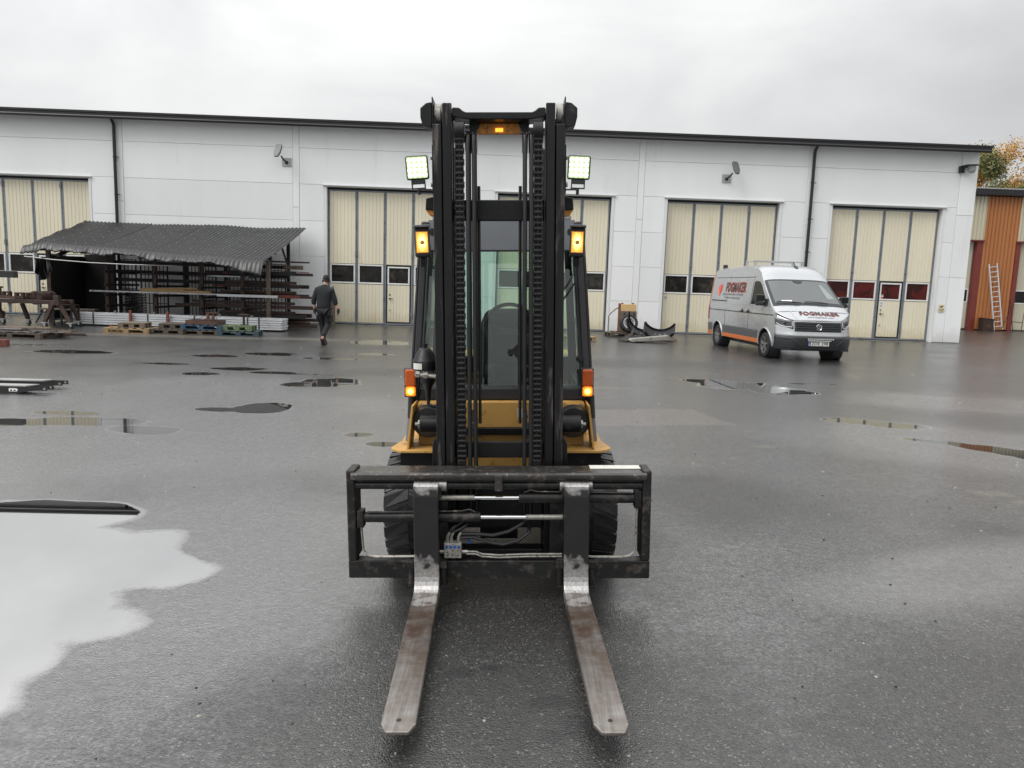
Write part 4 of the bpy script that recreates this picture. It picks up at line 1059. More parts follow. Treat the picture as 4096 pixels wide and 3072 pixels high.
def halogen(name, col, hot, low, high, sx, sz):
    """lit lamp glass: brightest over the bulb, ribbed by the lens pattern"""
    m = bpy.data.materials.new(name); m.use_nodes = True
    n = m.node_tree.nodes; l = m.node_tree.links; b = n['Principled BSDF']
    tc = n.new('ShaderNodeTexCoord'); mp = n.new('ShaderNodeMapping'); mp.inputs['Scale'].default_value = (1/sx, 0, 1/sz); l.new(tc.outputs['Object'], mp.inputs['Vector'])
    ln = n.new('ShaderNodeVectorMath'); ln.operation = 'LENGTH'; l.new(mp.outputs[0], ln.inputs[0])
    mr = n.new('ShaderNodeMapRange'); mr.interpolation_type = 'SMOOTHSTEP'; l.new(ln.outputs['Value'], mr.inputs['Value'])
    mr.inputs['From Min'].default_value = .1; mr.inputs['From Max'].default_value = 1.15; mr.inputs['To Min'].default_value = high; mr.inputs['To Max'].default_value = low
    wv = n.new('ShaderNodeTexVoronoi'); wv.inputs['Scale'].default_value = 140; l.new(tc.outputs['Object'], wv.inputs['Vector'])
    r2 = n.new('ShaderNodeMapRange'); l.new(wv.outputs['Distance'], r2.inputs['Value']); r2.inputs['From Max'].default_value = .8; r2.inputs['To Min'].default_value = 1.2; r2.inputs['To Max'].default_value = .55
    mu = n.new('ShaderNodeMath'); mu.operation = 'MULTIPLY'; l.new(mr.outputs[0], mu.inputs[0]); l.new(r2.outputs[0], mu.inputs[1])
    mc = n.new('ShaderNodeMix'); mc.data_type = 'RGBA'; r3 = n.new('ShaderNodeMapRange'); l.new(ln.outputs['Value'], r3.inputs['Value']); r3.inputs['From Max'].default_value = .9
    l.new(r3.outputs[0], mc.inputs['Factor']); mc.inputs[6].default_value = (*hot, 1); mc.inputs[7].default_value = (*col, 1)
    l.new(mc.outputs[2], b.inputs['Emission Color']); l.new(mu.outputs[0], b.inputs['Emission Strength'])
    b.inputs['Base Color'].default_value = (*col, 1); b.inputs['Roughness'].default_value = .12
    MATS[name] = m
halogen('halogen_on', (1.0,.46,.07), (1.0,.80,.36), .75, 4.2, .034, .060)
halogen('indicator_on', (1.0,.22,.01), (1.0,.52,.06), .9, 5.0, .030, .030)

fl = thing('forklift', 'black and yellow forklift with lit lamps, mast and two forks facing the camera', 'forklift')
_x = Vector((math.cos(YAW), -math.sin(YAW), 0))*math.cos(.0321)+Vector((0, 0, math.sin(.0321)))
_y = Vector((math.sin(YAW), math.cos(YAW), 0)); _z = _x.cross(_y)
_m = Matrix.Identity(4)
for i in range(3): _m[i][0], _m[i][1], _m[i][2] = _x[i], _y[i], _z[i]
_o = _x*-.031+_y*4.2
for i in range(3): _m[i][3] = _o[i]
fl.matrix_world = _m
def FB(mb, name, m, parent=None, **k): return mb.build(name, m, parent if parent is not None else fl, **k)

# ---- mast
for s in (-1, 1):
    # outer and inner channels: web outside, flanges front and back
    q = MB().box(min(s*.297,s*.343),max(s*.297,s*.343),-.25,-.222,.09,2.495).box(min(s*.297,s*.343),max(s*.297,s*.343),-.108,-.08,.09,2.55).box(min(s*.325,s*.343),max(s*.325,s*.343),-.2215,-.1085,.09,2.55)
    rail = FB(q, 'outer_mast_rail', 'mast_worn', bevel=.005, seg=2)
    FB(MB().box(min(s*.340,s*.346),max(s*.340,s*.346),-.235,-.12,2.40,2.632), 'top_fin', 'mast_black', rail, bevel=.002)
    q = MB().box(min(s*.243,s*.2915),max(s*.243,s*.2915),-.246,-.216,.12,2.600).box(min(s*.243,s*.2915),max(s*.243,s*.2915),-.112,-.085,.12,2.58).box(min(s*.272,s*.2915),max(s*.272,s*.2915),-.2155,-.1125,.12,2.58)
    FB(q, 'inner_mast_rail', 'mast_worn', bevel=.005, seg=2)
    FB(MB().cyl((s*.300,-.165,2.555),(s*.336,-.165,2.555),.058,24), 'mast_roller', 'valve_zinc', bevel=.004, smooth=True)
    # hexagonal end bracket outside the mast head
    FB(MB().prism([(s*.3465,2.605),(s*.375,2.600),(s*.405,2.575),(s*.405,2.530),(s*.395,2.490),(s*.360,2.478),(s*.3465,2.482)], -.24, -.14, 'y'), 'head_bracket', 'mast_black', rail, bevel=.004)
    # lower bracket with flaking amber underside
    FB(MB().prism([(s*.3465,2.145),(s*.395,2.135),(s*.400,2.075),(s*.3465,2.070)], -.12, .05, 'y'), 'side_bracket', 'mast_black', rail, bevel=.004)
    FB(MB().prism([(s*.3465,2.069),(s*.398,2.0735),(s*.385,2.052),(s*.3465,2.046)], -.11, .04, 'y'), 'bracket_underside', 'amber_paint', rail)
    FB(MB().box(min(s*.3435,s*.352),max(s*.3435,s*.352),-.2,-.15,2.15,2.40), 'cable_guide', 'mast_black', rail)
    FB(MB().cyl((s*.345,-.17,2.34),(s*.362,-.17,2.34),.014,8).cyl((s*.345,-.17,2.20),(s*.362,-.17,2.20),.014,8), 'bolt', 'zinc', rail)
    FB(MB().prism([(s*.344,.62),(s*.372,.62),(s*.372,.80),(s*.358,.835),(s*.344,.835)], -.21, -.10, 'y'), 'rail_shoe', 'mast_worn', rail, bevel=.004)
    # lift cylinders behind the rails
    FB(MB().cyl((s*.262,-.045,.12),(s*.262,-.045,2.40),.030,14), 'lift_cylinder', 'mast_black', smooth=True)
FB(MB().prism([(-.242,2.575),(-.235,2.580),(-.205,2.578),(-.185,2.562),(-.17,2.556),(.17,2.556),(.185,2.562),(.205,2.578),(.235,2.580),(.242,2.575),(.242,2.535),(.17,2.520),(-.17,2.520),(-.242,2.535)], -.235, -.10, 'y'), 'head_crossmember', 'mast_black', bevel=.005)
FB(MB().box(-.115,.115,-.135,-.105,2.466,2.5195), 'beacon_plate', 'amber_paint', bevel=.003)
FB(MB().box(-.02,.02,-.142,-.1355,2.476,2.494), 'beacon_glow', 'glow_amber')
for s in (-1, 1): FB(MB().prism([(s*.16,2.519),(s*.098,2.519),(s*.150,2.425)], -.15, -.135, 'y'), 'gusset', 'mast_black', bevel=.002)
FB(MB().box(-.242,.242,-.135,-.105,2.014,2.125), 'upper_crossmember', 'mast_black', bevel=.006)
FB(MB().box(-.242,.242,-.215,-.185,.728,.819), 'lower_crossmember', 'mast_black', bevel=.006)
FB(MB().box(-.242,.242,-.13,-.10,.30,.56), 'base_crossmember', 'mast_black', bevel=.006)
FB(MB().box(-.242,.242,-.20,-.10,.095,.20), 'base_crossmember', 'mast_black', bevel=.006)
# chains, each link its own piece
lk = None
for s in (-1, 1):
    ch = FB(MB().box(s*.203-.0165,s*.203+.0165,-.270,-.262,.72,2.46), 'lift_chain', 'chain_steel')
    FB(MB().box(s*.203-.022,s*.203+.022,-.285,-.245,.66,.735), 'chain_anchor', 'mast_worn', ch, bevel=.006)
    FB(MB().cyl((s*.203-.026,-.235,2.455),(s*.203+.026,-.235,2.455),.055,22), 'chain_sheave', 'mast_black', ch, bevel=.004, smooth=True)
    for k in range(61):
        z = .748+k*.0282; wd = .0255 if k % 2 else .0215
        if lk is None:
            lk = FB(MB().cyl((-.0255,0,0),(.0255,0,0),.0105,10).cyl((-.018,0,0),(.018,0,0),.0128,10).box(-.0255,-.019,-.009,.009,-.015,.015).box(.019,.0255,-.009,.009,-.015,.015).box(-.005,.005,-.0095,.0095,-.015,.015), 'chain_link', 'chain_steel', ch, smooth=True)
            lk.location = (s*.203,-.267,z)
        else: kid('chain_link', lk, ch, (s*.203,-.267,z), None, (wd/.0255,1,1))
# hoses over their sheaves
for x in (-.159,-.128,.135,.169):
    FB(MB().tube([(x,-.275,.42),(x,-.278,1.4),(x,-.275,2.38),(x,-.262,2.43),(x,-.225,2.45),(x,-.19,2.43),(x,-.175,2.36),(x,-.172,1.2)], .0115, 10), 'hydraulic_hose', 'hose_black', smooth=True)
    FB(MB().lathe([(.02,-.014),(.052,-.014),(.040,-.008),(.040,.008),(.052,.014),(.02,.014)], (x,-.225,2.40), 'x', 24), 'hose_sheave', 'mast_black', smooth=True)
for s in (-1, 1):
    FB(MB().tube([(s*.112,-.10,2.2),(s*.112,-.10,.9)], .009, 8), 'hydraulic_hose', 'hose_black', smooth=True)
FB(MB().cyl((.142,-.06,.80),(.142,-.06,.965),.012,10).cyl((.142,-.06,.86),(.142,-.06,.90),.020,6).cyl((.142,-.06,.925),(.142,-.06,.945),.017,6), 'hose_fitting', 'valve_zinc')
FB(MB().cyl((-.150,-.06,.83),(-.150,-.06,.97),.012,10).cyl((-.15,-.06,.865),(-.15,-.06,.875),.022,10).cyl((-.15,-.06,.89),(-.15,-.06,.90),.022,10), 'hose_fitting', 'valve_zinc')

# ---- work lamps: square LED floods, each lens its own piece
def led_lamp(x, tilt, side):
    body = FB(MB().box(-.058,.058,-.0,.030,-.060,.060).box(-.048,.048,.0305,.058,-.050,.050), 'work_lamp', 'led_body', bevel=.010, seg=3)
    body.location = (x,-.30,2.268); body.rotation_euler = (R(4), R(tilt), R(-side*4))
    for k in range(6): FB(MB().box(-.054,.054,.034+k*.004,.036+k*.004,-.056,.056), 'cooling_fin', 'led_body', body)
    FB(MB().box(-.051,.051,-.0015,-.0002,-.053,.053), 'lamp_window', 'led_plate', body)
    l0 = None
    for i in range(4):
        for j in range(4):
            p = (-.0375+i*.025,-.002,-.0375+j*.025)
            if l0 is None: l0 = FB(MB().lathe([(.0100,0),(.0090,-.004),(.006,-.006),(.001,-.0065)], (0,0,0), 'y', 12), 'led_lens', 'led_on', body, smooth=True); l0.location = p
            else: kid('led_lens', l0, body, p)
    FB(MB().box(-.03,.03,.0,.03,-.082,-.0605).box(-.036,-.030,-.002,.034,-.10,-.055).box(.030,.036,-.002,.034,-.10,-.055).box(-.036,.036,-.002,.034,-.106,-.1005).cyl((0,.015,-.107),(0,.015,-.135),.008,8), 'bracket', 'led_body', body)
    FB(MB().box(min(x,-side*0+side*.345),max(x,side*.345),-.295,-.275,2.156,2.162), 'lamp_arm', 'led_body')
    d = bpy.data.lights.new('work_lamp_light', 'SPOT'); d.energy = 18; d.color = (.92,1,.85); d.spot_size = R(95); d.spot_blend = .8; d.shadow_soft_size = .05
    lo = bpy.data.objects.new('work_lamp_light', d); COL.objects.link(lo); lo.parent = body; lo.location = (0,-.03,0); lo.rotation_euler = (R(-62),0,0)
led_lamp(-.418, -4, -1)
led_lamp(.411, 3, 1)
# ---- cab head lamps with visors
def head_lamp(x, s):
    h = FB(MB().box(-.045,.045,.0,.075,-.088,.085), 'head_lamp', 'pillar_black', bevel=.010, seg=3)
    h.location = (x, .26, 1.925); h.rotation_euler = (0, R(2*s), R(-s*6))
    FB(MB().box(-.048,.048,-.030,.075,.0855,.098), 'visor', 'cab_grey', h, bevel=.003)
    FB(MB().box(-.037,.037,-.004,-.0003,-.066,.062), 'lens_ring', 'headlamp_ring', h, bevel=.001, seg=1)
    FB(MB().box(-.033,.033,-.0065,-.0045,-.061,.057), 'lens', 'halogen_on', h)
    FB(MB().lathe([(.013,-.0068),(.009,-.0076)], (0,0,-.004), 'y', 14), 'bulb_shield', 'headlamp_ring', h)
    FB(MB().bar((0,.04,-.088),(s*.0,.06,-.14),.03,.03), 'stem', 'pillar_black', h)
head_lamp(-.467, -1)
head_lamp(.453, 1)
# ---- side indicators
for s, x in ((-1, -.545), (1, .520)):
    ind = FB(MB().box(-.038,.038,.0,.05,-.088,.086), 'side_indicator', 'pillar_black', bevel=.003)
    ind.location = (x, .22, 1.088)
    FB(MB().box(-.032,.032,-.022,-.0005,-.022,.082), 'indicator_lens', 'amber_off', ind, bevel=.012, seg=3)
    lz = FB(MB().box(-.030,.030,-.022,-.0005,-.030,.0275), 'lit_lens', 'indicator_on', ind, bevel=.010, seg=3); lz.location = (0,0,-.050)
    FB(MB().lathe([(.016,0),(.013,-.003),(.004,-.004)], (0,-.0222,-.05), 'y', 14), 'bulb_glow', 'indicator_core', ind, smooth=True)
# ---- hydraulic accumulator beside the left mast rail
ac = FB(MB().lathe([(.062,1.195),(.073,1.198),(.0735,1.246),(.069,1.252),(.066,1.256),(.050,1.290),(.034,1.312),(.028,1.318),(.020,1.320)], (-.425,-.03,0), 'z', 32), 'accumulator', 'mast_black', smooth=True)
FB(MB().cyl((-.425,-.03,1.3205),(-.425,-.03,1.335),.013,8).cyl((-.425,-.03,1.3355),(-.425,-.03,1.343),.017,8), 'filler_cap', 'mast_black', ac)
FB(MB().cyl((-.425,-.03,1.160),(-.425,-.03,1.1945),.060,18), 'collar', 'valve_zinc', ac, smooth=True)
FB(MB().lathe([(.014,1.02),(.016,1.07),(.024,1.10),(.040,1.125),(.045,1.1595)], (-.41,-.03,0), 'z', 18), 'neck', 'mast_black', ac, smooth=True)
FB(MB().cyl((-.46,-.09,1.175),(-.33,-.09,1.160),.012,8).cyl((-.43,-.09,1.172),(-.405,-.09,1.170),.020,6).cyl((-.47,-.09,1.178),(-.45,-.09,1.175),.019,6), 'hose_fitting', 'valve_zinc', ac)
_rot = MB().grid(lambda a, z: (-.425+.0742*math.cos(a), -.03+.0742*math.sin(a), z), [R(v) for v in lin(215, 262, 6)], [1.204,1.238])
FB(_rot, 'label', 'label_white', ac)
FB(MB().tube([(-.41,-.03,1.02),(-.41,-.03,.995),(-.38,-.03,.985),(-.30,-.02,.99)], .011, 8), 'hydraulic_hose', 'hose_black', ac, smooth=True)

# ---- cab
def cabx(z): return lerp(.558, .500, (z-1.0)/1.05)
def caby(z): return lerp(.36, .52, (z-1.0)/1.05)
for s in (-1, 1):
    a, b = (s*(cabx(.98)-.025), caby(.98), .98), (s*(cabx(2.06)-.025), caby(2.06), 2.06)
    pl = FB(MB().bar(a, b, .05, .07, (0,1,0)), 'front_pillar', 'pillar_black', bevel=.012, seg=3)
    FB(MB().tube([(s*(cabx(z)+.004), caby(z)-.03, z) for z in lin(1.0, 2.0, 9)], .008, 6), 'seal', 'rubber', pl, smooth=True)
    FB(MB().tube([(s*(cabx(z)-.056), caby(z)-.03, z) for z in lin(1.03, 1.92, 9)], .007, 6), 'seal', 'rubber', pl, smooth=True)
    FB(MB().bar((s*.535, 1.62, .95), (s*.480, 1.52, 2.06), .055, .07, (0,1,0)), 'rear_pillar', 'pillar_black', bevel=.01)
    FB(MB().bar((s*.545, .95, .98), (s*.485, .98, 2.05), .03, .045, (0,1,0)), 'door_pillar', 'cab_grey', bevel=.006)
    FB(MB().add([(s*.550,.40,1.02),(s*.540,1.58,1.02),(s*.483,1.50,2.02),(s*.497,.53,2.02)], [(0,1,2,3)]), 'side_window', 'cab_glass', solid=.005)
    FB(MB().bar((s*.535,.42,1.15),(s*.50,.85,1.45),.02,.05,(0,0,1)), 'grab_rail', 'cab_grey', bevel=.006)
    FB(MB().box(min(s*.56,s*.50),max(s*.56,s*.50),.38,1.62,.90,1.015), 'cab_sill', 'pillar_black', bevel=.008)
    FB(MB().cyl((s*.49-.0,caby(1.13)-.028,1.22),(s*.49,caby(1.13)-.01,1.22),.022,16).cyl((s*.49,caby(1.13)-.04,1.22),(s*.49,caby(1.13)-.0285,1.22),.012,12), 'rubber_stop', 'rubber', smooth=True)
    FB(MB().cyl((s*.43,caby(2.02)-.035,2.0),(s*.43,caby(2.02)-.01,2.0),.022,16), 'rubber_stop', 'rubber', smooth=True)
FB(MB().add([(-.505,caby(1.05),1.05),(.505,caby(1.05),1.05),(.465,caby(1.89),1.89),(-.465,caby(1.89),1.89)], [(0,1,2,3)]), 'windscreen', 'cab_glass', solid=.006)
FB(MB().add([(-.470,caby(1.885)-.012,1.885),(.470,caby(1.885)-.012,1.885),(.455,caby(2.07)-.005,2.07),(-.455,caby(2.07)-.005,2.07)], [(0,1,2,3)]), 'header_panel', 'cab_grey', solid=.03)
FB(MB().bar((-.47,caby(1.885)-.025,1.882),(.47,caby(1.885)-.025,1.882),.014,.010), 'header_seal', 'rubber')
FB(MB().prism([(.50,2.07),(1.62,2.07),(1.60,2.115),(1.3,2.145),(.75,2.145),(.52,2.11)], -.435, .435, 'x'), 'cab_roof', 'cab_grey', bevel=.015)
FB(MB().box(-.50,.50,.26,.42,.975,1.052), 'cowl_bar', 'pillar_black', bevel=.010)
FB(MB().box(-.50,.50,1.50,1.60,1.0,1.12).box(-.48,.48,1.50,1.56,2.0,2.07), 'rear_frame', 'pillar_black')
FB(MB().add([(-.49,1.56,1.12),(.49,1.56,1.12),(.45,1.52,2.0),(-.45,1.52,2.0)], [(0,1,2,3)]), 'rear_window', 'cab_glass', solid=.006)
FB(MB().box(-.50,.50,.42,1.60,.50,.86), 'cab_floor', 'pillar_black')
# seat, wheel, column
FB(MB().box(-.19,.25,.85,1.25,.98,1.10), 'seat_cushion', 'seat_grey', bevel=.05, seg=3)
FB(MB().prism([(-.19,1.08),(.25,1.08),(.245,1.35),(.19,1.485),(.12,1.50),(-.06,1.50),(-.13,1.485),(-.185,1.35)], 1.20, 1.33, 'y'), 'seat_back', 'seat_grey', bevel=.035, seg=3)
sw = MB(); sw.at(Matrix.Translation((.045,.78,1.40)) @ Euler((R(62),0,0)).to_matrix().to_4x4())
ring = [(.16*math.cos(2*PI*k/36), .16*math.sin(2*PI*k/36), 0) for k in range(37)]
sw.tube(ring, .014, 8).cyl((0,0,-.03),(0,0,.012),.045,16)
for a in (20, 160, 270): sw.bar((0,0,-.01),(.155*math.cos(R(a)),.155*math.sin(R(a)),0),.030,.012)
FB(sw, 'steering_wheel', 'pillar_black', smooth=True)
FB(MB().bar((.045,.78,1.37),(.03,.58,1.0),.13,.11), 'steering_column', 'seat_grey', bevel=.02)
FB(MB().prism([(-.065,1.20),(-.035,1.172),(.115,1.172),(.145,1.20),(.140,1.335),(.11,1.369),(-.03,1.369),(-.055,1.335)], .44, .452, 'y'), 'instrument_panel', 'pillar_black', bevel=.003)
FB(MB().bar((.19,.7,.98),(.19,.74,1.25),.05,.08).bar((-.13,.75,.98),(-.13,.75,1.2),.02,.02), 'lever', 'seat_grey')
FB(MB().cyl((-.02,.62,.95),(-.02,.60,1.16),.05,12), 'pedal_post', 'seat_grey', smooth=True)
for x0, z0, x1, z1 in ((.056,1.262,.335,1.520),(.096,1.262,.36,1.500)):
    y0, y1 = caby(z0)-.055, caby(z1)-.035
    wp = FB(MB().bar((x0,y0,z0),(x1,y1,z1),.014,.020,(0,1,0)).cyl((x0,y0-.012,z0),(x0,y0+.03,z0),.019,14), 'wiper', 'rubber')
    FB(MB().bar((x1-.16,y1-.01,z1-.19),(x1+.10,y1-.006,z1+.20),.010,.018,(0,1,0)), 'wiper_blade', 'rubber', wp)
FB(MB().tube([(.09,caby(1.24)-.05,1.25),(.12,caby(1.2)-.05,1.20),(.165,caby(1.17)-.05,1.17)], .006, 6).tube([(.165,.30,1.10),(.12,.28,1.04),(.115,.27,.99)], .006, 6), 'washer_tube', 'hose_black')

# ---- chassis
FB(MB().box(-.50,.50,.20,.26,.50,.9745), 'front_panel', 'cat_yellow', bevel=.006)
FB(MB().box(-.485,.485,.155,.1985,.78,.822), 'panel_foot', 'mast_black', bevel=.004)
for s in (-1, 1):
    FB(MB().prism([(s*.508,.975),(s*.520,.975),(s*.552,.716),(s*.540,.716)], .05, .26, 'y'), 'gusset_plate', 'cat_yellow', bevel=.002)
    FB(MB().tube([(s*.548,.30,1.0),(s*.556,.30,.86)], .024, 10), 'step_post', 'rubber', smooth=True)
    FB(MB().tube([(s*.556,.30,.86),(s*.572,.30,.716)], .022, 10), 'step_post', 'cab_grey', smooth=True)
    FB(MB().prism([(s*.375,.02),(s*.58,.02),(s*.60,.035),(s*.648,.09),(s*.652,.12),(s*.62,.30),(s*.62,.62),(s*.375,.62)], .700, .715, 'z'), 'fender', 'cat_yellow', bevel=.003)
    FB(MB().box(min(s*.38,s*.59),max(s*.38,s*.59),.06,.60,.60,.6995), 'fender_box', 'mast_black')
    FB(MB().box(min(s*.39,s*.505),max(s*.39,s*.505),.185,.1995,.87,.965), 'mount_plate', 'cat_yellow', bevel=.004)
    for z in (.885,.955): FB(MB().cyl((s*.475,.184,z),(s*.475,.170,z),.012,6), 'bolt', 'valve_zinc')
    pv = FB(MB().cyl((s*.344,-.0,.876),(s*.462,-.0,.876),.052,24), 'tilt_pivot', 'mast_black', bevel=.004, smooth=True)
    FB(MB().cyl((s*.4625,0,.876),(s*.474,0,.876),.026,6).cyl((s*.4745,0,.876),(s*.492,0,.876),.011,8), 'pivot_nut', 'valve_zinc', pv)
    FB(MB().lathe([(.03,-.02),(.085,-.02),(.097,.01),(.097,.05),(.03,.055)], (s*.432,.12,.868), 'y', 28), 'hub_cover', 'rubber', smooth=True)
    # front wheel: tyre with chevron lugs
    ty = FB(MB().lathe([(.17,-.145),(.27,-.15),(.308,-.142),(.316,-.12),(.318,0),(.316,.12),(.308,.142),(.27,.15),(.17,.145)], (s*.532,.25,.33), 'x', 40, True), 'front_wheel', 'tyre_black', smooth=True)
    FB(MB().lathe([(.05,-.10),(.16,-.10),(.1695,-.12),(.1695,.12),(.16,.10),(.05,.10)], (s*.532,.25,.33), 'x', 24), 'rim', 'cat_yellow', ty, smooth=True)
    lug = MB()
    for k in range(22):
        a = 2*PI*k/22
        for h in (-1, 1):
            def P(xx, aa, r): return (s*.532+xx, .25+r*math.cos(aa), .33+r*math.sin(aa))
            x0, x1 = .004*h, .146*h; a1 = a+.10; wv = .105
            pts = [P(x0, a+(.14 if h > 0 else 0), .316), P(x1, a+.10+(.14 if h > 0 else 0)+.06, .312), P(x1, a+.10+(.14 if h > 0 else 0)+.06+wv*2.1, .312), P(x0, a+(.14 if h > 0 else 0)+wv*2.1, .316)]
            top = [P(x0, a+(.14 if h > 0 else 0)+.01, .3255), P(x1*.985, a+.17+(.14 if h > 0 else 0), .3205), P(x1*.985, a+.15+(.14 if h > 0 else 0)+wv*2.1, .3205), P(x0, a+(.14 if h > 0 else 0)+wv*2.1-.01, .3255)]
            lug.add(pts+top, [(3,2,1,0),(4,5,6,7),(0,1,5,4),(1,2,6,5),(2,3,7,6),(3,0,4,7)])
    o = FB(lug, 'tread_lugs', 'tyre_black', ty); o['kind'] = 'stuff'
    rw = FB(MB().lathe([(.14,-.10),(.22,-.105),(.268,-.09),(.272,0),(.268,.09),(.22,.105),(.14,.10)], (s*.46,1.85,.272), 'x', 32, True), 'rear_wheel', 'tyre_black', smooth=True)
    FB(MB().lathe([(.04,-.07),(.1395,-.07),(.1395,.07),(.04,.07)], (s*.46,1.85,.272), 'x', 20), 'rim', 'cat_yellow', rw, smooth=True)
FB(MB().box(-.42,.42,.15,.45,.22,.4995), 'front_axle', 'mast_black', bevel=.02)
FB(MB().prism([(.46,.30),(2.25,.36),(2.35,.60),(2.33,1.05),(2.2,1.12),(1.64,1.12),(1.64,.88),(.46,.88)], -.55, .55, 'x'), 'counterweight_body', 'cat_yellow', bevel=.03)
FB(MB().box(-.12,.10,-.02,.148,.20,.30), 'drip_tray', 'mast_black')
# plates and stickers on the yellow panel
lp = FB(MB().box(-.468,-.36,.1815,.1845,.905,.937), 'maker_plate', 'label_white')
q = MB().tube([(-.455,.180,.914),(-.446,.180,.918),(-.448,.180,.926),(-.440,.180,.931),(-.430,.180,.931),(-.422,.180,.926),(-.424,.180,.918),(-.415,.180,.914)], .0035, 6)
v, f = text_mesh('D', .028); q.add([(a-.398, .1805, b+.9225) for a, b, c in v], f)
FB(q, 'maker_mark', 'print_black', lp)
sp_ = FB(MB().box(.170,.25,.1965,.1995,.855,.965), 'spec_plate', 'print_black')
q = MB()
rp = random.Random(2)
for k in range(8):
    x = .173
    while x < .243:
        w_ = rp.uniform(.004,.014); q.box(x, min(x+w_,.247), .1950, .1962, .860+k*.0128, .868+k*.0128); x += w_+.003
FB(q, 'plate_print', 'label_white', sp_)
FB(MB().box(.098,.128,.1965,.1995,.880,.935), 'sticker', 'label_white')
FB(MB().box(.104,.114,.1955,.1963,.912,.925), 'sticker_print', 'blue_plastic')

# ---- carriage with fork positioner
cg = FB(MB().box(-.79,.79,-.478,-.400,.142,.2385), 'carriage_bottom_bar', 'carriage_black', bevel=.005)
for s in (-1, 1):
    FB(MB().box(min(s*.745,s*.79),max(s*.745,s*.79),-.480,-.330,.2390,.722), 'carriage_side_plate', 'carriage_black', bevel=.008)
FB(MB().prism([(-.500,.690),(-.500,.705),(-.485,.713),(-.300,.705),(-.300,.675),(-.490,.675)], -.762, .762, 'x'), 'carriage_top_plate', 'carriage_plate', bevel=.002)
FB(MB().box(-.744,.744,-.470,-.440,.662,.6745), 'top_plate_lip', 'carriage_black')
FB(MB().box(.480,.770,-.395,-.325,.7105,.7145), 'top_plate_pad', 'label_white')
FB(MB().cyl((-.744,-.455,.640),(.744,-.455,.640),.0215,18), 'fork_shaft', 'carriage_black', smooth=True)
FB(MB().box(-.020,.020,-.512,-.482,.622,.705), 'shaft_clamp', 'carriage_plate', bevel=.004)
for s in (-1, 1): FB(MB().box(min(s*.36,s*.27),max(s*.36,s*.27),-.395,-.255,.2,.66), 'carriage_roller_plate', 'carriage_black', bevel=.004)
def pos_cyl(z, s, x0, x1, xr):
    c_ = FB(MB().cyl((x0,-.445,z),(x1,-.445,z),.028,20), 'positioner_cylinder', 'carriage_black', bevel=.003, smooth=True)
    FB(MB().cyl((x0,-.445,z),(xr,-.445,z),.0115,14), 'cylinder_rod', 'chrome', c_, smooth=True)
    FB(MB().cyl((lerp(x0,xr,.55),-.445,z),(xr,-.445,z),.0140,14), 'rod_sleeve', 'valve_zinc', c_, smooth=True)
    FB(MB().box(min(x1,x1+s*.035),max(x1,x1+s*.035),-.475,-.415,z-.05,z+.042), 'cylinder_mount', 'carriage_black', c_, bevel=.004)
    FB(MB().tube([(x1-s*.02,-.468,z+.034),(lerp(x0,x1,.5),-.462,z+.036),(x0+s*.10,-.462,z+.038),(x0+s*.06,-.458,z+.046),(x0+s*.03,-.452,z+.030)], .0045, 8), 'hydraulic_pipe', 'carriage_plate', c_, smooth=True)
    for d in (0, .011):
        FB(MB().tube([(x1+s*.015,-.455-d,z-.05),(x1+s*.013,-.452-d,lerp(z,.27,.5)),(x1+s*.008,-.452-d,.285),(x1-s*.02,-.455-d,.262),(x1-s*.06,-.46-d,.256),(x1-s*.30,-.462-d,.259)], .0048, 8), 'hydraulic_pipe', 'valve_zinc', c_, smooth=True)
pos_cyl(.570, 1, .104, .705, -.315)
pos_cyl(.465, -1, -.095, -.705, .333)
vb = FB(MB().box(-.286,-.196,-.490,-.430,.256,.336), 'valve_block', 'valve_zinc', bevel=.003)
for k in range(4):
    FB(MB().cyl((-.272+k*.021,-.4905,.318),(-.272+k*.021,-.493,.318),.0085,12), 'port_mark', 'blue_plastic', vb)
for x, z in ((-.268,.290),(-.268,.272),(-.214,.272),(-.241,.300)): FB(MB().cyl((x,-.4905,z),(x,-.4925,z),.004,8), 'port_screw', 'rack_black', vb)
for x in (-.270,-.250,-.212): FB(MB().cyl((x,-.46,.3365),(x,-.46,.362),.009,6).cyl((x,-.46,.3625),(x+.012,-.46,.385),.0075,8), 'hose_fitting', 'valve_zinc', vb)
for a, b in ((-.1955,-.165),(-.2865,-.31)): FB(MB().cyl((a,-.465,.283),(b,-.465,.283),.010,6), 'hose_fitting', 'valve_zinc', vb)
for d in (0,.013): FB(MB().tube([(-.17,-.468,.286-d),(-.12,-.468,.285-d),(-.09,-.468,.272-d),(.0,-.468,.266-d),(.15,-.468,.272-d),(.33,-.466,.272-d)], .0052, 8), 'hydraulic_pipe', 'valve_zinc', smooth=True)
FB(MB().tube([(-.258,-.45,.385),(-.235,-.44,.41),(-.19,-.42,.435),(-.15,-.38,.43)], .010, 8), 'hydraulic_hose', 'hose_black', smooth=True)
FB(MB().tube([(-.238,-.45,.385),(-.20,-.44,.40),(-.16,-.42,.425),(-.12,-.38,.42)], .010, 8), 'hydraulic_hose', 'hose_black', smooth=True)
FB(MB().tube([(-.20,-.45,.375),(-.13,-.45,.376),(-.03,-.45,.368),(.05,-.44,.385),(.12,-.42,.42),(.17,-.38,.44)], .010, 8), 'hydraulic_hose', 'hose_black', smooth=True)
FB(MB().tube([(-.20,-.45,.355),(-.13,-.45,.357),(-.05,-.45,.33),(.02,-.45,.318),(.10,-.44,.335),(.155,-.42,.37),(.165,-.38,.40)], .010, 8), 'hydraulic_hose', 'hose_black', smooth=True)
FB(MB().box(-.168,-.150,-.43,-.41,.315,.338), 'hose_tag', 'blue_plastic')
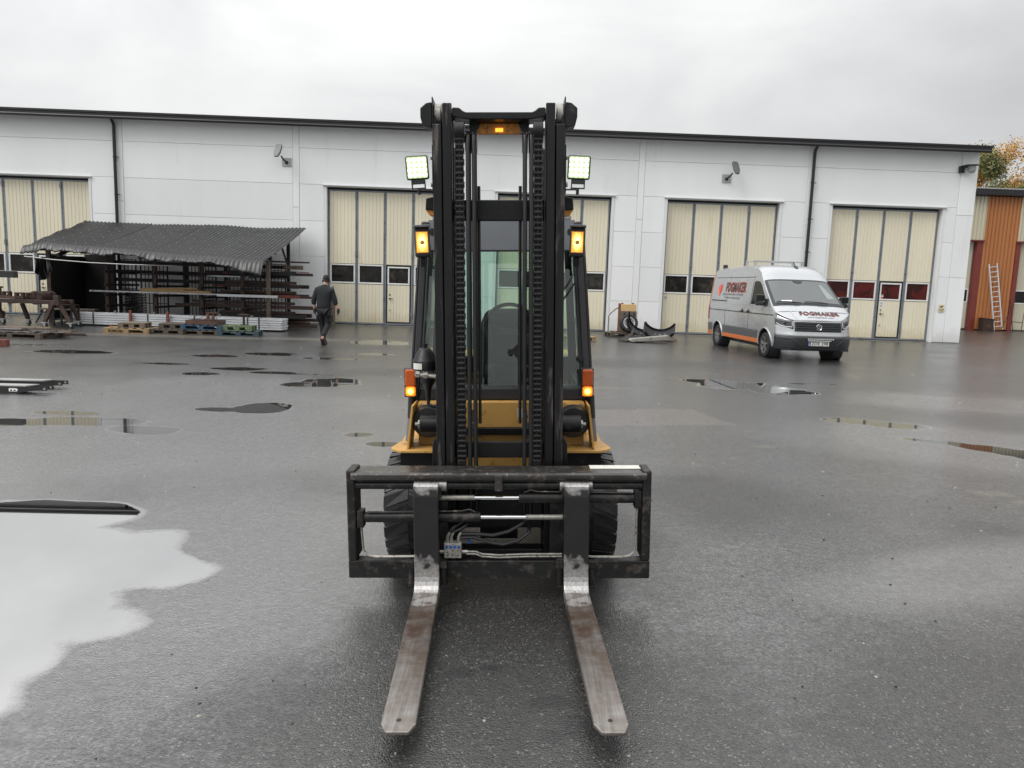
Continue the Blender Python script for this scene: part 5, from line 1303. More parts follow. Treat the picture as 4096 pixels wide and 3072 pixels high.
# forks
def fork(cx, skew):
    hw_ = .0635
    q = MB()
    # side outline (y, z) of the L: front/top edge then back/bottom edge
    out = [(-.490,.655),(-.505,.668),(-.532,.655),(-.540,.60),(-.542,.20)]
    for k in range(1, 7):
        a = R(90*k/6); out.append((-.542-.062*(1-math.cos(a)), .20-.092*math.sin(a)))
    top = out[:]
    bot = [(-.490,.655),(-.490,.10),(-.50,.072),(-.53,.062)]
    ys = [-.75,-1.0,-1.3,-1.6,-1.72]
    pts_t = top+[(y, .106) for y in ys]
    # grid of cross rows: walk along the top with matching underside
    def under(y, z, i):
        if y > -.548: return (-.490, z) if z > .12 else (-.50, .07)
        if y > -.62: return (lerp(-.50,-.62,(-.548-y)/.072), .062)
        return (y, lerp(.062, .090, (-.62-y)/1.10))
    rows = pts_t+[(-1.772,.106)]
    vs_ = []
    for i, (y, z) in enumerate(rows):
        uy, uz = under(y, z, i)
        w_ = hw_ if i < len(rows)-1 else hw_*.66
        sx = skew*max(0, -.60-y)
        for a, b, xx in ((y, z, -w_), (y, z, w_), (uy, uz, w_), (uy, uz, -w_)):
            vs_.append((xx+sx, a, b))
    n_ = len(rows); fs = [(0,1,2,3), tuple(4*(n_-1)+k for k in (3,2,1,0))]
    for i in range(n_-1):
        for k in range(4): fs.append((4*i+k, 4*i+(k+1) % 4, 4*i+4+(k+1) % 4, 4*i+4+k))
    q.add(vs_, fs)
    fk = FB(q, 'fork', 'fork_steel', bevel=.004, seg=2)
    fk.location = (cx, 0, 0)
    FB(MB().cyl((skew*1.08,-1.70,.1063),(skew*1.08,-1.70,.1068),.0095,16), 'fork_hole', 'rack_black', fk)
    off = .0 if cx < 0 else -.018
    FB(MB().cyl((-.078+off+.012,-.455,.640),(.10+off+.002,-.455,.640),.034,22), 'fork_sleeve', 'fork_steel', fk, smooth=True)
    FB(MB().box(-.074,.074,-.489,-.455,.575,.640), 'sleeve_web', 'carriage_black', fk, bevel=.004)
    for s in (-1, 1):
        FB(MB().cyl((s*.083,-.500,.120),(s*.083,-.500,.212),.0175,14), 'guide_roller', 'carriage_black', fk, smooth=True)
        for z0, z1 in ((.106,.1195),(.2125,.250)): FB(MB().box(min(s*.064,s*.102),max(s*.064,s*.102),-.522,-.440,z0,z1), 'guide_bracket', 'carriage_black', fk, bevel=.003)
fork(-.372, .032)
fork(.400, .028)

# ================================================================== VAN
mat('van_silver', (.43,.445,.46), .28, metal=.5, var=.035, vscale=1.5, coat=.5, col2=(.42,.43,.43), c2scale=2.5, c2=(.55,.8))
mat('van_grey_film', (.085,.088,.092), .40, var=.08)
mat('van_orange', (.60,.17,.05), .42, var=.05)
mat('van_plastic', (.020,.022,.025), .5, var=.12)
mat('van_glass', (.075,.085,.088), .05, var=.15, vscale=1.5, spec=.8, rvar=.02)
mat('van_glass_dark', (.016,.019,.019), .08, var=.3, vscale=3, spec=.15, rvar=.02)
mat('lamp_clear', (.05,.053,.056), .10, var=.4, vscale=12, spec=.4, rvar=.03)
mat('lamp_bright', (.62,.63,.64), .15, metal=.4, var=.1)
mat('lamp_red', (.30,.02,.02), .2)
mat('far_light_paint', (.20,.23,.22), .1)
mat('film_white', (.78,.79,.79), .4, var=.02)
mat('film_red', (.78,.13,.08), .45, var=.05)
mat('film_dark', (.035,.03,.035), .45)
mat('plate_white', (.66,.66,.63), .5, var=.04)
mat('plate_blue', (.02,.06,.36), .5)
mat('alloy', (.36,.36,.36), .32, metal=.7, var=.15)
mat('rack_alu', (.48,.48,.47), .4, metal=.5)
van = thing('delivery_van', 'silver high-roof delivery van with orange trim parked before the doors', 'van', (8.213,19.205,0), PI+.0336)
def V(mb, name, m, parent=None, **k): return mb.build(name, m, parent if parent is not None else van, **k)
REAR = -4.62
def hw(y, z):
    """half width of the body side at length y, height z"""
    w = pw([.2,.34,.46,.62,.95,1.22,1.38,2.05,2.22,2.5], [.93,.965,.985,1.0,1.005,1.0,.975,.885,.845,.78], z)
    if y > .1: w *= 1-.045*((y-.1)/.45)**2
    if y < REAR+.18: w *= 1-.03*((REAR+.18-y)/.18)**2
    return w
def top_c(y):   return pw([REAR,-4.45,-3.8,-1.6,-1.15,-.85,-.60,.30,.42,.9], [2.36,2.42,2.45,2.455,2.43,2.31,2.06,1.385,1.32,1.0], y)     # centreline height
def shoulder(y): return pw([REAR,-4.45,-3.8,-1.6,-1.15,-.85,-.60,.30,.42,.9], [2.22,2.28,2.30,2.30,2.27,2.16,1.965,1.315,1.25,.97], y)     # where side turns into top
def section(y):
    zb, zs, zt = .32, shoulder(y), top_c(y)
    pts = [(0, zb+.02), (.6, zb+.02), (.90, zb)]
    B = [.36,.46,.62,.80,.95,1.10,1.22,1.38,1.60,1.85,2.05]
    zz = B+[lerp(2.05, zs, .5), zs] if zs > 2.1 else [.36+(q-.36)*(zs-.36)/1.80 for q in B]+[.36+(zs-.36)*(1.74/1.80), zs]
    for z in zz: pts.append((hw(y, z), z))
    ws = hw(y, zs)
    for k in range(1, 7):
        t = k/6; a = t*PI/2
        pts.append((ws*(1-t)**1.0*0+ws*math.cos(a)**.55 if k < 6 else 0, zs+(zt-zs)*math.sin(a)**.75))
    return pts
ys = [REAR, REAR+.03, REAR+.10, -4.4,-4.0,-3.6,-3.2,-2.8,-2.4,-2.0,-1.6,-1.35,-1.15,-1.0,-.85,-.72,-.60,-.45,-.30,-.15,0,.15,.30,.36,.42,.50,.54]
vb_, vf = [], []
secs = []
for y in ys:
    s_ = section(y)
    ring = [(x, y, z) for x, z in s_]+[(-x, y, z) for x, z in s_[-2:0:-1]]
    secs.append(len(ring)); vb_ += ring
nr = secs[0]
for i in range(len(ys)-1):
    for k in range(nr): vf.append((i*nr+k, i*nr+(k+1) % nr, (i+1)*nr+(k+1) % nr, (i+1)*nr+k))
vf += [tuple(range(nr-1,-1,-1)), tuple(range((len(ys)-1)*nr, len(ys)*nr))]
body = V(MB().add(vb_, vf), 'body', 'van_silver', smooth=True)
# wheel housings are cut out of the shell
cut = MB()
for y in (0, -3.64): 
    for s in (-1, 1): cut.cyl((s*.70, y, .34), (s*1.15, y, .34), .425, 36)
cutter = cut.build('cutter', 'van_plastic', van)
bo = body.modifiers.new('b', 'BOOLEAN'); bo.operation = 'DIFFERENCE'; bo.object = cutter; bo.solver = 'EXACT'
bpy.context.view_layer.update()
bake(body); bpy.data.objects.remove(cutter)
body.data.materials.clear(); body.data.materials.append(MATS['van_silver'])
body.data.polygons.foreach_set('use_smooth', [True]*len(body.data.polygons)); body.data.set_sharp_from_angle(angle=R(35))
for y in (0, -3.64):
    for s in (-1, 1):
        V(MB().cyl((s*.705, y, .34), (s*.97, y, .34), .42, 30, caps=False).cyl((s*.70,y,.34),(s*.704,y,.34),.42,30), 'wheel_housing', 'van_plastic')
        # arch lip
        arc = [(s*(hw(y+.435*math.cos(R(a)), .34+.435*math.sin(R(a)))+.004), y+.435*math.cos(R(a)), .34+.435*math.sin(R(a))) for a in lin(-2, 182, 25)]
        V(MB().tube(arc, .022, 6), 'arch_lip', 'van_silver', smooth=True)
        wh_ = V(MB().lathe([(.215,-.10),(.28,-.105),(.318,-.085),(.33,-.05),(.332,.05),(.318,.085),(.28,.105),(.215,.10)], (s*.885, y, .332), 'x', 36, True), 'wheel', 'rubber', smooth=True)
        V(MB().lathe([(.200,-.09),(.2145,-.095),(.2145,.095),(.200,.09),(.19,.0)], (s*.885, y, .332), 'x', 36, True), 'rim', 'alloy', wh_, smooth=True)
        V(MB().cyl((s*.86,y,.332),(s*.90,y,.332),.19,28), 'brake_disc', 'van_plastic', wh_)
        sp = MB().cyl((s*.90,y,.332),(s*.968,y,.332),.055,18)
        for k in range(5):
            for d in (-7, 7):
                a = 2*PI*k/5+.3+R(d); sp.bar((s*.955,y+.04*math.cos(a),.332+.04*math.sin(a)),(s*.968,y+.205*math.cos(a),.332+.205*math.sin(a)),.026,.026,(1,0,0))
        V(sp, 'spokes', 'alloy', wh_)
def side_patch(poly_yz, off=.005, s=1, n=1):
    """thin film on the body side: a quad strip [(y, z0, z1), ...]"""
    q = MB()
    pts = []
    for y, z0, z1 in poly_yz:
        for z in lin(z0, z1, 6): pts.append((s*(hw(y, z)+off), y, z))
    m_ = len(poly_yz)
    return q.add(pts, [(i*6+j, (i+1)*6+j, (i+1)*6+j+1, i*6+j+1) for i in range(m_-1) for j in range(5)])
def strip(y0, y1, z0, z1, n=8): return [(y, z0, z1) for y in lin(y0, y1, n)]
for s in (1, -1):
    V(side_patch(strip(-3.19,-.46,.46,.68), .004, s), 'lower_film', 'van_grey_film', solid=.003)
    V(side_patch(strip(-4.52,-4.09,.46,.70), .004, s), 'lower_film', 'van_grey_film', solid=.003)
    V(side_patch(strip(-3.17,-1.44,.345,.455), .012, s), 'sill_trim', 'van_orange', solid=.012)
    V(side_patch(strip(-1.42,-.45,.345,.455), .012, s), 'sill_trim', 'van_orange', solid=.012)
    V(side_patch(strip(-4.5,-4.10,.33,.455), .012, s), 'sill_trim', 'van_orange', solid=.012)
    V(side_patch(strip(-4.5,.42,1.105,1.13, 14), .004, s), 'side_moulding', 'van_plastic', solid=.008)
    # cab door window and its frame, door seams
    win = [(-1.10,1.36,1.97),(-.95,1.36,1.99),(-.75,1.365,1.97),(-.58,1.37,1.88),(-.40,1.375,1.72),(-.20,1.38,1.55),(-.05,1.385,1.41)]
    fr = [(y_, z0-.025, z1+.03) for y_, z0, z1 in [(-1.13,1.36,1.97)]+win+[(-.0,1.385,1.40)]]
    V(side_patch(fr, .003, s), 'window_surround', 'van_silver', solid=.004)
    V(side_patch(win, .007, s), 'door_window', 'van_glass_dark', solid=.004)
    for y in (-1.17, -3.02):
        V(side_patch([(y-.006,.47,2.12),(y+.006,.47,2.12)], .0045, s), 'door_seam', 'van_plastic', solid=.002)
    V(side_patch([(-4.30,1.33,2.03),(-3.5,1.33,2.04),(-2.5,1.33,2.04),(-1.22,1.33,2.03)], .0025, s), 'side_panel', 'van_silver', solid=.003)
    V(side_patch(strip(-4.30,-1.2,2.085,2.10), .003, s), 'roof_crease', 'van_plastic', solid=.003)
    V(side_patch(strip(-4.32,-2.99,1.385,1.415), .010, s), 'door_rail', 'van_plastic', solid=.012)
    for y in (-1.63, -1.17-.12+.11): 
        V(MB().bar((s*(hw(y,1.15)+.02),y-.10,1.15),(s*(hw(y,1.15)+.02),y+.08,1.15),.03,.035).lathe([(.03,-.02),(.045,.0),(.03,.05)],(s*(hw(y,1.16)-.01),y,1.165),'z',10), 'door_handle', 'van_plastic', bevel=.006)
    V(side_patch(strip(-4.55,-4.44,.80,1.24,4), .006, s), 'rear_lamp', 'lamp_red', solid=.012)
    # rear pillar film in orange
    V(side_patch([(-4.615,1.26,2.20),(-4.56,1.26,2.20),(-4.50,1.26,2.20)], .005, s), 'rear_film', 'van_orange', solid=.003)
    # mirrors
    mr_ = V(MB().box(-.11,.11,-.06,.06,-.02,.16).box(-.11,.11,-.055,.055,-.13,-.022), 'mirror', 'van_plastic', bevel=.035, seg=3)
    mr_.location = (s*1.13, -.12, 1.47); mr_.rotation_euler = (0, 0, R(-s*8))
    V(MB().box(-.112,.05,-.062,.04,-.022,.004), 'mirror_trim', 'lamp_bright', mr_)
    V(MB().box(-.10,.10,.0605,.064,-.0,.14), 'mirror_glass', 'van_glass_dark', mr_)
    V(MB().bar((s*.95,-.10,1.40),(s*1.06,-.11,1.42),.07,.06).box(min(s*.955,s*1.0),max(s*.955,s*1.0),-.20,.04,1.32,1.52), 'mirror_arm', 'van_plastic', bevel=.015)
# lettering on the right-hand side (the one in view)
def side_text(txt, yc, zc, size, m, off, tall=1., **k):
    v, f = text_mesh(txt, size, **k); v = [(a, b*tall, c) for a, b, c in v]
    # reads left to right when seen from the van's right: text x runs towards +y
    return V(MB().add([(hw(yc+a, zc+b)+off, yc+a, zc+b) for a, b, c in v], f), 'lettering', m)
side_text('FOGMAKER', -2.47, 1.79, .285, 'film_red', .0095, 1.30, bold=.020, spacing=1.10, shear=.06)
side_text('FOGMAKER', -2.47, 1.79, .285, 'film_dark', .0115, 1.30, bold=.012, spacing=1.10, shear=.06)
side_text('Släcksystem med vattendimma under högtryck', -2.62, 1.60, .088, 'film_dark', .0095)
side_text('för motorrum och slutna utrymmen', -2.62, 1.50, .088, 'film_dark', .0095)
V(MB().add([(hw(-3.75+a, 1.72+b)+.0095, -3.75+a, 1.72+b) for a, b in ((-.17,.10),(-.12,.17),(.02,.16),(.13,.18),(.16,.10),(.13,-.04),(.02,-.19),(-.06,-.16),(-.15,-.02))], [tuple(range(9))]), 'emblem_film', 'film_red')
V(MB().add([(hw(-3.75+a, 1.72+b)+.0105, -3.75+a, 1.72+b) for a, b in ((.03,.14),(.12,.16),(.14,.09),(.12,-.03),(.03,-.16),(.01,-.02))], [tuple(range(6))]), 'emblem_film', 'print_red')
# bonnet and nose
def drop(x): x = abs(x); return .07*x*x+1.12*max(0, x-.56)**1.55
def nose_y(x, z):
    y0 = pw([.25,.33,.45,.60,.74,.80,1.0,1.15], [.90,.955,.985,.985,.935,.925,.865,.80], z)
    return y0-drop(x)
def bonnet_z(x, y): return pw([.25,.32,.86,1.0], [1.40,1.375,1.015,.94], y)-.045*abs(x)**3+.012*math.cos(x*5.2)*(1 if abs(x) < .9 else 0)*.6
def bonnet_pt(x, t):
    y1 = .875-drop(x)
    y = lerp(.30, y1, t); return (x, y, bonnet_z(x, y))
V(MB().grid(bonnet_pt, lin(-.965, .965, 33), lin(0, 1, 12)), 'bonnet', 'van_silver', smooth=True, solid=.012)
def nose_grid(z0, z1f, xs, nz=10, off=0.):
    def fn(x, t):
        zt = z1f(x) if callable(z1f) else z1f
        z = lerp(z0, zt, t); return (x, nose_y(x, z)+off, z)
    return MB().grid(fn, xs, lin(0, 1, nz))
def bz(x): return bonnet_pt(x, 1)[2]-.004
V(nose_grid(.615, bz, lin(-.985, .985, 41)), 'nose_panel', 'van_silver', smooth=True, solid=.01)
V(nose_grid(.27, .612, lin(-.99, .99, 41), 10, .006), 'bumper', 'van_plastic', smooth=True, solid=.02)
V(MB().box(-.85,.85,.3,.88,.262,.31), 'bumper_underside', 'van_plastic')
# grille: dark opening, chrome lip, louvres
gl = V(nose_grid(.745, .985, lin(-.60, .60, 21), 6, .012), 'grille', 'van_plastic', smooth=True, solid=.006)
for z in (.775,.83,.885,.94):
    V(MB().tube([(x, nose_y(x, z)+.026, z) for x in lin(-.585, .585, 17)], .012, 6), 'louvre', 'van_plastic', gl, smooth=True)
V(MB().tube([(x, nose_y(x, .985)+.016, .985) for x in lin(-.60, .60, 17)], .012, 6), 'grille_trim', 'lamp_bright', gl, smooth=True)
for z in (.36,.42,.48,.54):
    for x0, x1 in ((-.86,-.58),(-.50,.50),(.58,.86)):
        V(MB().tube([(x, nose_y(x, z)+.014, z) for x in lin(x0, x1, 9)], .009, 6), 'louvre', 'rack_black', smooth=True)
for s in (1, -1): V(MB().tube([(s*x, nose_y(x, z)+.018, z) for x, z in ((.46,.40),(.55,.47),(.62,.53),(.74,.565),(.88,.57))], .014, 6), 'bumper_rib', 'van_plastic', smooth=True)
# emblem
em = V(MB().lathe([(.062,0),(.075,.006),(.078,.012),(.075,.018),(.066,.012)], (0, nose_y(0,.855)+.028, .855), 'y', 32, True), 'emblem', 'chrome', smooth=True)
q = MB(); ye = nose_y(0,.855)+.042
for a, b in (((-.026,.058),(0,.004)),((.026,.058),(0,.004)),((-.058,.034),(-.027,-.050)),((-.027,-.050),(0,-.006)),((0,-.006),(.027,-.050)),((.027,-.050),(.058,.034))):
    q.bar((a[0],ye,.855+a[1]),(b[0],ye,.855+b[1]),.011,.008,(0,1,0))
V(q, 'emblem_letters', 'chrome', em)
V(MB().cyl((0,nose_y(0,.855)+.022,.855),(0,nose_y(0,.855)+.036,.855),.066,28), 'emblem_ground', 'film_dark', em)
# headlamps
for s in (1, -1):
    def hl(x, t):
        zt = lerp(.995, 1.045, (x-.63)/.33); zb = lerp(.80, .90, max(0, (x-.66)/.30)); z = lerp(zb, zt, t); return (s*x, nose_y(x, z)+.010, z)
    hd = V(MB().grid(hl, lin(.625, .965, 12), lin(0, 1, 6)), 'headlamp', 'lamp_clear', smooth=True, solid=.012)
    V(MB().tube([(s*x, nose_y(x, z)+.022, z) for x, z in ((.65,.985),(.65,.88),(.66,.845),(.78,.85),(.88,.88),(.95,.93))], .010, 6), 'light_guide', 'lamp_bright', hd, smooth=True)
    V(MB().box(s*.76-.06,s*.76+.06,nose_y(.76,.94)+.002,nose_y(.76,.94)+.022,.915,.965), 'lamp_lens', 'film_dark', hd)
# light bar, number plate
V(MB().box(-.36,.32,nose_y(0,.57)+.03,nose_y(0,.57)+.07,.545,.595), 'light_bar', 'van_plastic', bevel=.01)
lb0 = None
for k in range(14):
    p = (-.335+k*.0485, nose_y(0,.57)+.071, .57)
    if lb0 is None: lb0 = V(MB().box(-.017,.017,0,.004,-.016,.016), 'bar_led', 'lamp_bright'); lb0.location = p
    else: kid('bar_led', lb0, van, p)
V(MB().tube([(-.30,nose_y(0,.52)+.05,.525),(.30,nose_y(0,.52)+.05,.525)], .010, 8), 'bar_tube', 'chrome', smooth=True)
yp = nose_y(0,.45)+.035
np_ = V(MB().box(-.26,.26,yp-.012,yp,.395,.505), 'number_plate', 'plate_white', bevel=.003, seg=1)
V(MB().box(.212,.256,yp+.0005,yp+.002,.399,.501), 'plate_band', 'plate_blue', np_)
v, f = text_mesh('ZDE 298', .112, spacing=1.06, bold=.002)
V(MB().add([(-a-.02, yp+.0015, b+.45) for a, b, c in v], f), 'plate_number', 'print_black', np_)
v, f = text_mesh('S', .05); V(MB().add([(-a+.234, yp+.003, b+.42) for a, b, c in v], f), 'plate_letter', 'plate_white', np_)
# windscreen: glass over a black border
def ws_pt(u, t, ex=0.):
    """u -1..1 across, t 0 bottom .. 1 top"""
    y = lerp(.285+ex, -.545-ex, t)
    zs, zt = shoulder(y), top_c(y); ws_ = hw(y, zs)
    x = u*ws_*(.955+ex*.3)
    c = max(0., 1-abs(x/ws_)); a = math.acos(min(1, max(0, abs(x)/ws_))**(1/.55))
    z = zs+(zt-zs)*math.sin(a)**.75
    return (x, y+.006, z+.008)
V(MB().grid(lambda u, t: ws_pt(u, t, .03), lin(-1, 1, 31), lin(0, 1, 9)), 'windscreen_border', 'van_plastic', smooth=True)
wsn = MB().grid(lambda u, t: (lambda p: (p[0], p[1]+.003, p[2]+.004))(ws_pt(u, t)), lin(-.93, .93, 31), lin(.07, .97, 9))
V(wsn, 'windscreen', 'van_glass', smooth=True)
def on_glass(u, t, d=.012): p = ws_pt(u, t); return (p[0], p[1]+d*.6, p[2]+d)
q = MB().add([on_glass(a, b) for a, b in ((-.16,.995),(.16,.995),(.13,.90),(.06,.86),(-.06,.86),(-.13,.90))], [tuple(range(6))]); V(q, 'sensor_housing', 'van_plastic')
V(MB().add([on_glass(a, b, .009) for a, b in ((.44,.10),(.74,.10),(.74,.155),(.44,.155))], [(0,1,2,3)]), 'dash_paper', 'film_white')
V(MB().add([on_glass(a, b, .009) for a, b in ((-.84,.26),(-.62,.22),(-.60,.80),(-.70,.84))], [(0,1,2,3)]), 'painted_far_light', 'far_light_paint')  # pale patch painted on the windscreen for daylight through the far window
for u0, u1 in ((.22,.90),(-.55,.10)):
    V(MB().tube([on_glass(u0+(u1-u0)*t_, .02+.05*math.sin(t_*2.0), .03) for t_ in lin(0, 1, 8)], .012, 6), 'wiper', 'rubber', smooth=True)
# bonnet lettering
def bonnet_text(txt, xc, tc, size, m, off, nm='lettering', **k):
    v, f = text_mesh(txt, size, **k)
    pts = []
    for a, b, c in v:
        x = xc-a; p = bonnet_pt(x, min(1, max(0, tc-b/.62))); pts.append((p[0], p[1]+off*.5, p[2]+.008+off))
    V(MB().add(pts, f), nm, m)
bonnet_text('FOGMAKER', -.13, .58, .185, 'film_red', .008, bold=.008, spacing=1.1)
bonnet_text('FOGMAKER', -.13, .58, .185, 'film_dark', .013, bold=.005, spacing=1.1)
bonnet_text('www.fogmaker.com', -.12, .80, .085, 'film_dark', .005)
# roof rack bar, aerial, marker lamp
V(MB().bar((-.72,-1.75,2.56),(.72,-1.75,2.56),.06,.035,(0,0,1)).bar((-.72,-2.35,2.56),(.72,-2.35,2.56),.06,.035), 'roof_bar', 'rack_alu', bevel=.006)
for s in (1, -1):
    for y in (-1.75,-2.35): V(MB().box(s*.68-.03,s*.68+.03,y-.03,y+.03,2.40,2.541), 'bar_foot', 'rack_alu')
V(MB().bar((-.18,-1.08,2.415),(-.18,-1.22,2.55),.015,.015).prism([(-.95,2.37),(-1.10,2.44),(-1.10,2.40),(-.97,2.33)], -.215, -.145, 'x'), 'aerial', 'van_plastic')
V(MB().box(.62,.74,-4.2,-4.1,2.36,2.50), 'marker_lamp', 'van_plastic', bevel=.01)
V(MB().box(-.93,.93,REAR-.10,REAR-.005,.36,.52), 'rear_bumper', 'van_plastic', bevel=.02)
V(MB().box(-.80,.80,-4.3,.2,.22,.34), 'underbody', 'van_plastic')
# creases pressed into the bonnet and roof front
for s in (1, -1):
    V(MB().tube([(bonnet_pt(s*(.62-.10*t_), .05+.85*t_)[0], bonnet_pt(s*(.62-.10*t_), .05+.85*t_)[1], bonnet_pt(s*(.62-.10*t_), .05+.85*t_)[2]+.004) for t_ in lin(0, 1, 8)], .014, 6), 'bonnet_crease', 'van_silver', smooth=True)

# ================================================================== PERSON (walking away, seen from behind)
mat('skin', (.50,.29,.22), .55, var=.08)
mat('jacket', (.012,.0135,.016), .85, var=.2, vscale=14, bump=.25, bscale=70)
mat('trousers', (.007,.0075,.011), .8, var=.3, vscale=10, bump=.3, bscale=45)
mat('cap_black', (.014,.014,.015), .8)
mat('glove', (.018,.020,.021), .7)
mat('shoe', (.022,.017,.016), .6)
mat('shoe_orange', (.20,.07,.045), .6)
mat('hair', (.05,.035,.025), .7)
def skin(name, joints, edges, m, parent, sub=2):
    """joints: name -> (point, radius x, radius y); one continuous skinned surface"""
    names = list(joints); me = bpy.data.meshes.new(name)
    me.from_pydata([joints[k][0] for k in names], [(names.index(a), names.index(b)) for a, b in edges], [])
    o = bpy.data.objects.new(name, me); COL.objects.link(o)
    sk = o.modifiers.new('skin', 'SKIN'); sk.use_smooth_shade = True
    for i, k in enumerate(names):
        d = me.skin_vertices[0].data[i]; d.radius = (joints[k][1], joints[k][2]); d.use_root = (i == 0)
    ss = o.modifiers.new('sub', 'SUBSURF'); ss.levels = sub; ss.render_levels = sub
    bpy.context.view_layer.update()
    bake(o); o.data.materials.clear(); o.data.materials.append(MATS[m]); o.parent = parent
    o.data.polygons.foreach_set('use_smooth', [True]*len(o.data.polygons))
    return o
man = thing('person', 'person in dark work clothes, cap and ear muffs walking away', 'person', (-4.22,19.15,0), R(-6))
# local: +y is the way he walks (away from the camera), x to his right
J = {
 'pelvis': ((0,0,.94),.125,.10), 'waist': ((.0,.0,1.06),.12,.085), 'chest': ((.0,.02,1.28),.10,.075), 'neckb': ((.015,.03,1.47),.062,.055), 'neck': ((.03,.045,1.54),.048,.048),
 'head': ((.045,.06,1.62),.066,.078), 'crown': ((.05,.065,1.695),.064,.074),
 'lsh': ((-.165,.02,1.39),.040,.040), 'lel': ((-.255,-.01,1.12),.042,.042), 'lwr': ((-.255,.03,.90),.026,.030), 'lha': ((-.255,.045,.83),.020,.036),
 'rsh': ((.185,.03,1.385),.040,.040), 'rel': ((.275,.04,1.12),.042,.042), 'rwr': ((.335,.06,.91),.026,.030), 'rha': ((.355,.075,.84),.020,.036),
 'lhip': ((-.085,0,.90),.082,.085), 'lkn': ((-.075,.09,.50),.056,.06), 'lan': ((-.03,.06,.10),.036,.042), 'lto': ((-.03,.20,.045),.038,.032),
 'rhip': ((.085,.0,.90),.082,.085), 'rkn': ((.095,.03,.50),.056,.06), 'ran': ((.045,-.24,.20),.036,.042), 'rto': ((.055,-.16,.06),.036,.030),
}
E_ = [('pelvis','waist'),('waist','chest'),('chest','neckb'),('neckb','neck'),('neck','head'),('head','crown'),('chest','lsh'),('lsh','lel'),('lel','lwr'),('lwr','lha'),('chest','rsh'),('rsh','rel'),('rel','rwr'),('rwr','rha'),
 ('pelvis','lhip'),('lhip','lkn'),('lkn','lan'),('lan','lto'),('pelvis','rhip'),('rhip','rkn'),('rkn','ran'),('ran','rto')]
pbody = skin('body', J, E_, 'skin', man)
# hands: four fingers and a thumb, lightly curled inside the gloves
for s, hb in ((-1, (-.255,.045,.83)), (1, (.355,.075,.84))):
    q = MB()
    for k, (dy, L_) in enumerate(((-.026,.060),(-.009,.072),(.009,.068),(.026,.052))):
        b0 = Vector((hb[0], hb[1]+dy, hb[2]-.022))
        q.tube([b0, b0+Vector((-s*.006,.004,-L_*.5)), b0+Vector((-s*.022,.010,-L_*.95))], [.0105,.010,.008], 8)
    b0 = Vector((hb[0]-s*.006, hb[1]+.030, hb[2]+.018)); q.tube([b0, b0+Vector((-s*.010,.026,-.022)), b0+Vector((-s*.018,.034,-.048))], [.0115,.0105,.0085], 8)
    q.tube([(hb[0]+(-s*.004)*0, hb[1]-.008, hb[2]+.085), (hb[0], hb[1]-.004, hb[2]+.05), (hb[0], hb[1], hb[2]+.01), (hb[0]-s*.004, hb[1], hb[2]-.030)], [.036,.036,.040,.034], 10)
    q.build('glove', 'glove', man, smooth=True)
jk = {
 'hem': ((.0,.0,.85),.195,.14), 'waist': ((.0,.0,1.03),.195,.13), 'chest': ((.0,.015,1.27),.215,.135), 'shy': ((.01,.025,1.42),.15,.10), 'col': ((.022,.036,1.50),.064,.062), 'coltop': ((.028,.042,1.535),.058,.058),
 'lsh': ((-.175,.02,1.385),.088,.085), 'lel': ((-.262,-.005,1.13),.070,.070), 'lcf': ((-.262,.01,1.00),.058,.060),
 'rsh': ((.195,.03,1.38),.088,.085), 'rel': ((.278,.035,1.13),.070,.070), 'rcf': ((.305,.045,1.00),.055,.057)}
skin('jacket', jk, [('hem','waist'),('waist','chest'),('chest','shy'),('shy','col'),('col','coltop'),('shy','lsh'),('lsh','lel'),('lel','lcf'),('shy','rsh'),('rsh','rel'),('rel','rcf')], 'jacket', man)
tr = {
 'pel': ((0,0,.93),.150,.118), 'lhip': ((-.085,.0,.86),.100,.110), 'lmid': ((-.085,.05,.68),.088,.095), 'lkn': ((-.078,.09,.50),.076,.080), 'lcalf': ((-.05,.075,.30),.066,.072), 'lan': ((-.03,.06,.13),.062,.068),
 'rhip': ((.085,.0,.86),.100,.110), 'rmid': ((.095,.02,.68),.088,.095), 'rkn': ((.097,.03,.50),.076,.080), 'rcalf': ((.075,-.10,.36),.066,.072), 'ran': ((.048,-.25,.215),.066,.068)}
skin('trousers', tr, [('pel','lhip'),('lhip','lmid'),('lmid','lkn'),('lkn','lcalf'),('lcalf','lan'),('pel','rhip'),('rhip','rmid'),('rmid','rkn'),('rkn','rcalf'),('rcalf','ran')], 'trousers', man)
for x, y, z in ((-.165,.05,.66),(.185,.02,.66)): MB().box(x-.03,x+.03,y-.09,y+.08,z-.09,z+.09).build('pocket', 'trousers', man, bevel=.015)
MB().box(.13,.20,-.12,-.05,.74,.92).build('holster_pocket', 'trousers', man, bevel=.012)
# shoes: front foot flat, rear foot on its toe with the orange sole edge showing
for nm, base_, rot in (('l', (-.03,.11,.0), (0,0,R(6))), ('r', (.052,-.20,.045), (R(-52),0,R(-10)))):
    sh_ = MB().prism([(-.135,.012),(.16,.012),(.165,.05),(.10,.085),(.0,.11),(-.06,.125),(-.13,.11),(-.145,.05)], -.047, .047, 'x').build('shoe', 'shoe', man, bevel=.018, seg=3)
    sh_.location = base_; sh_.rotation_euler = rot
    MB().prism([(-.14,-.008),(.165,-.008),(.17,.0115),(-.148,.0115)], -.049, .049, 'x').build('sole', 'shoe', sh_, bevel=.004)
    MB().prism([(-.148,.012),(.168,.012),(.170,.030),(-.150,.034)], -.0495, .0495, 'x').build('midsole', 'shoe_orange', sh_, bevel=.003)
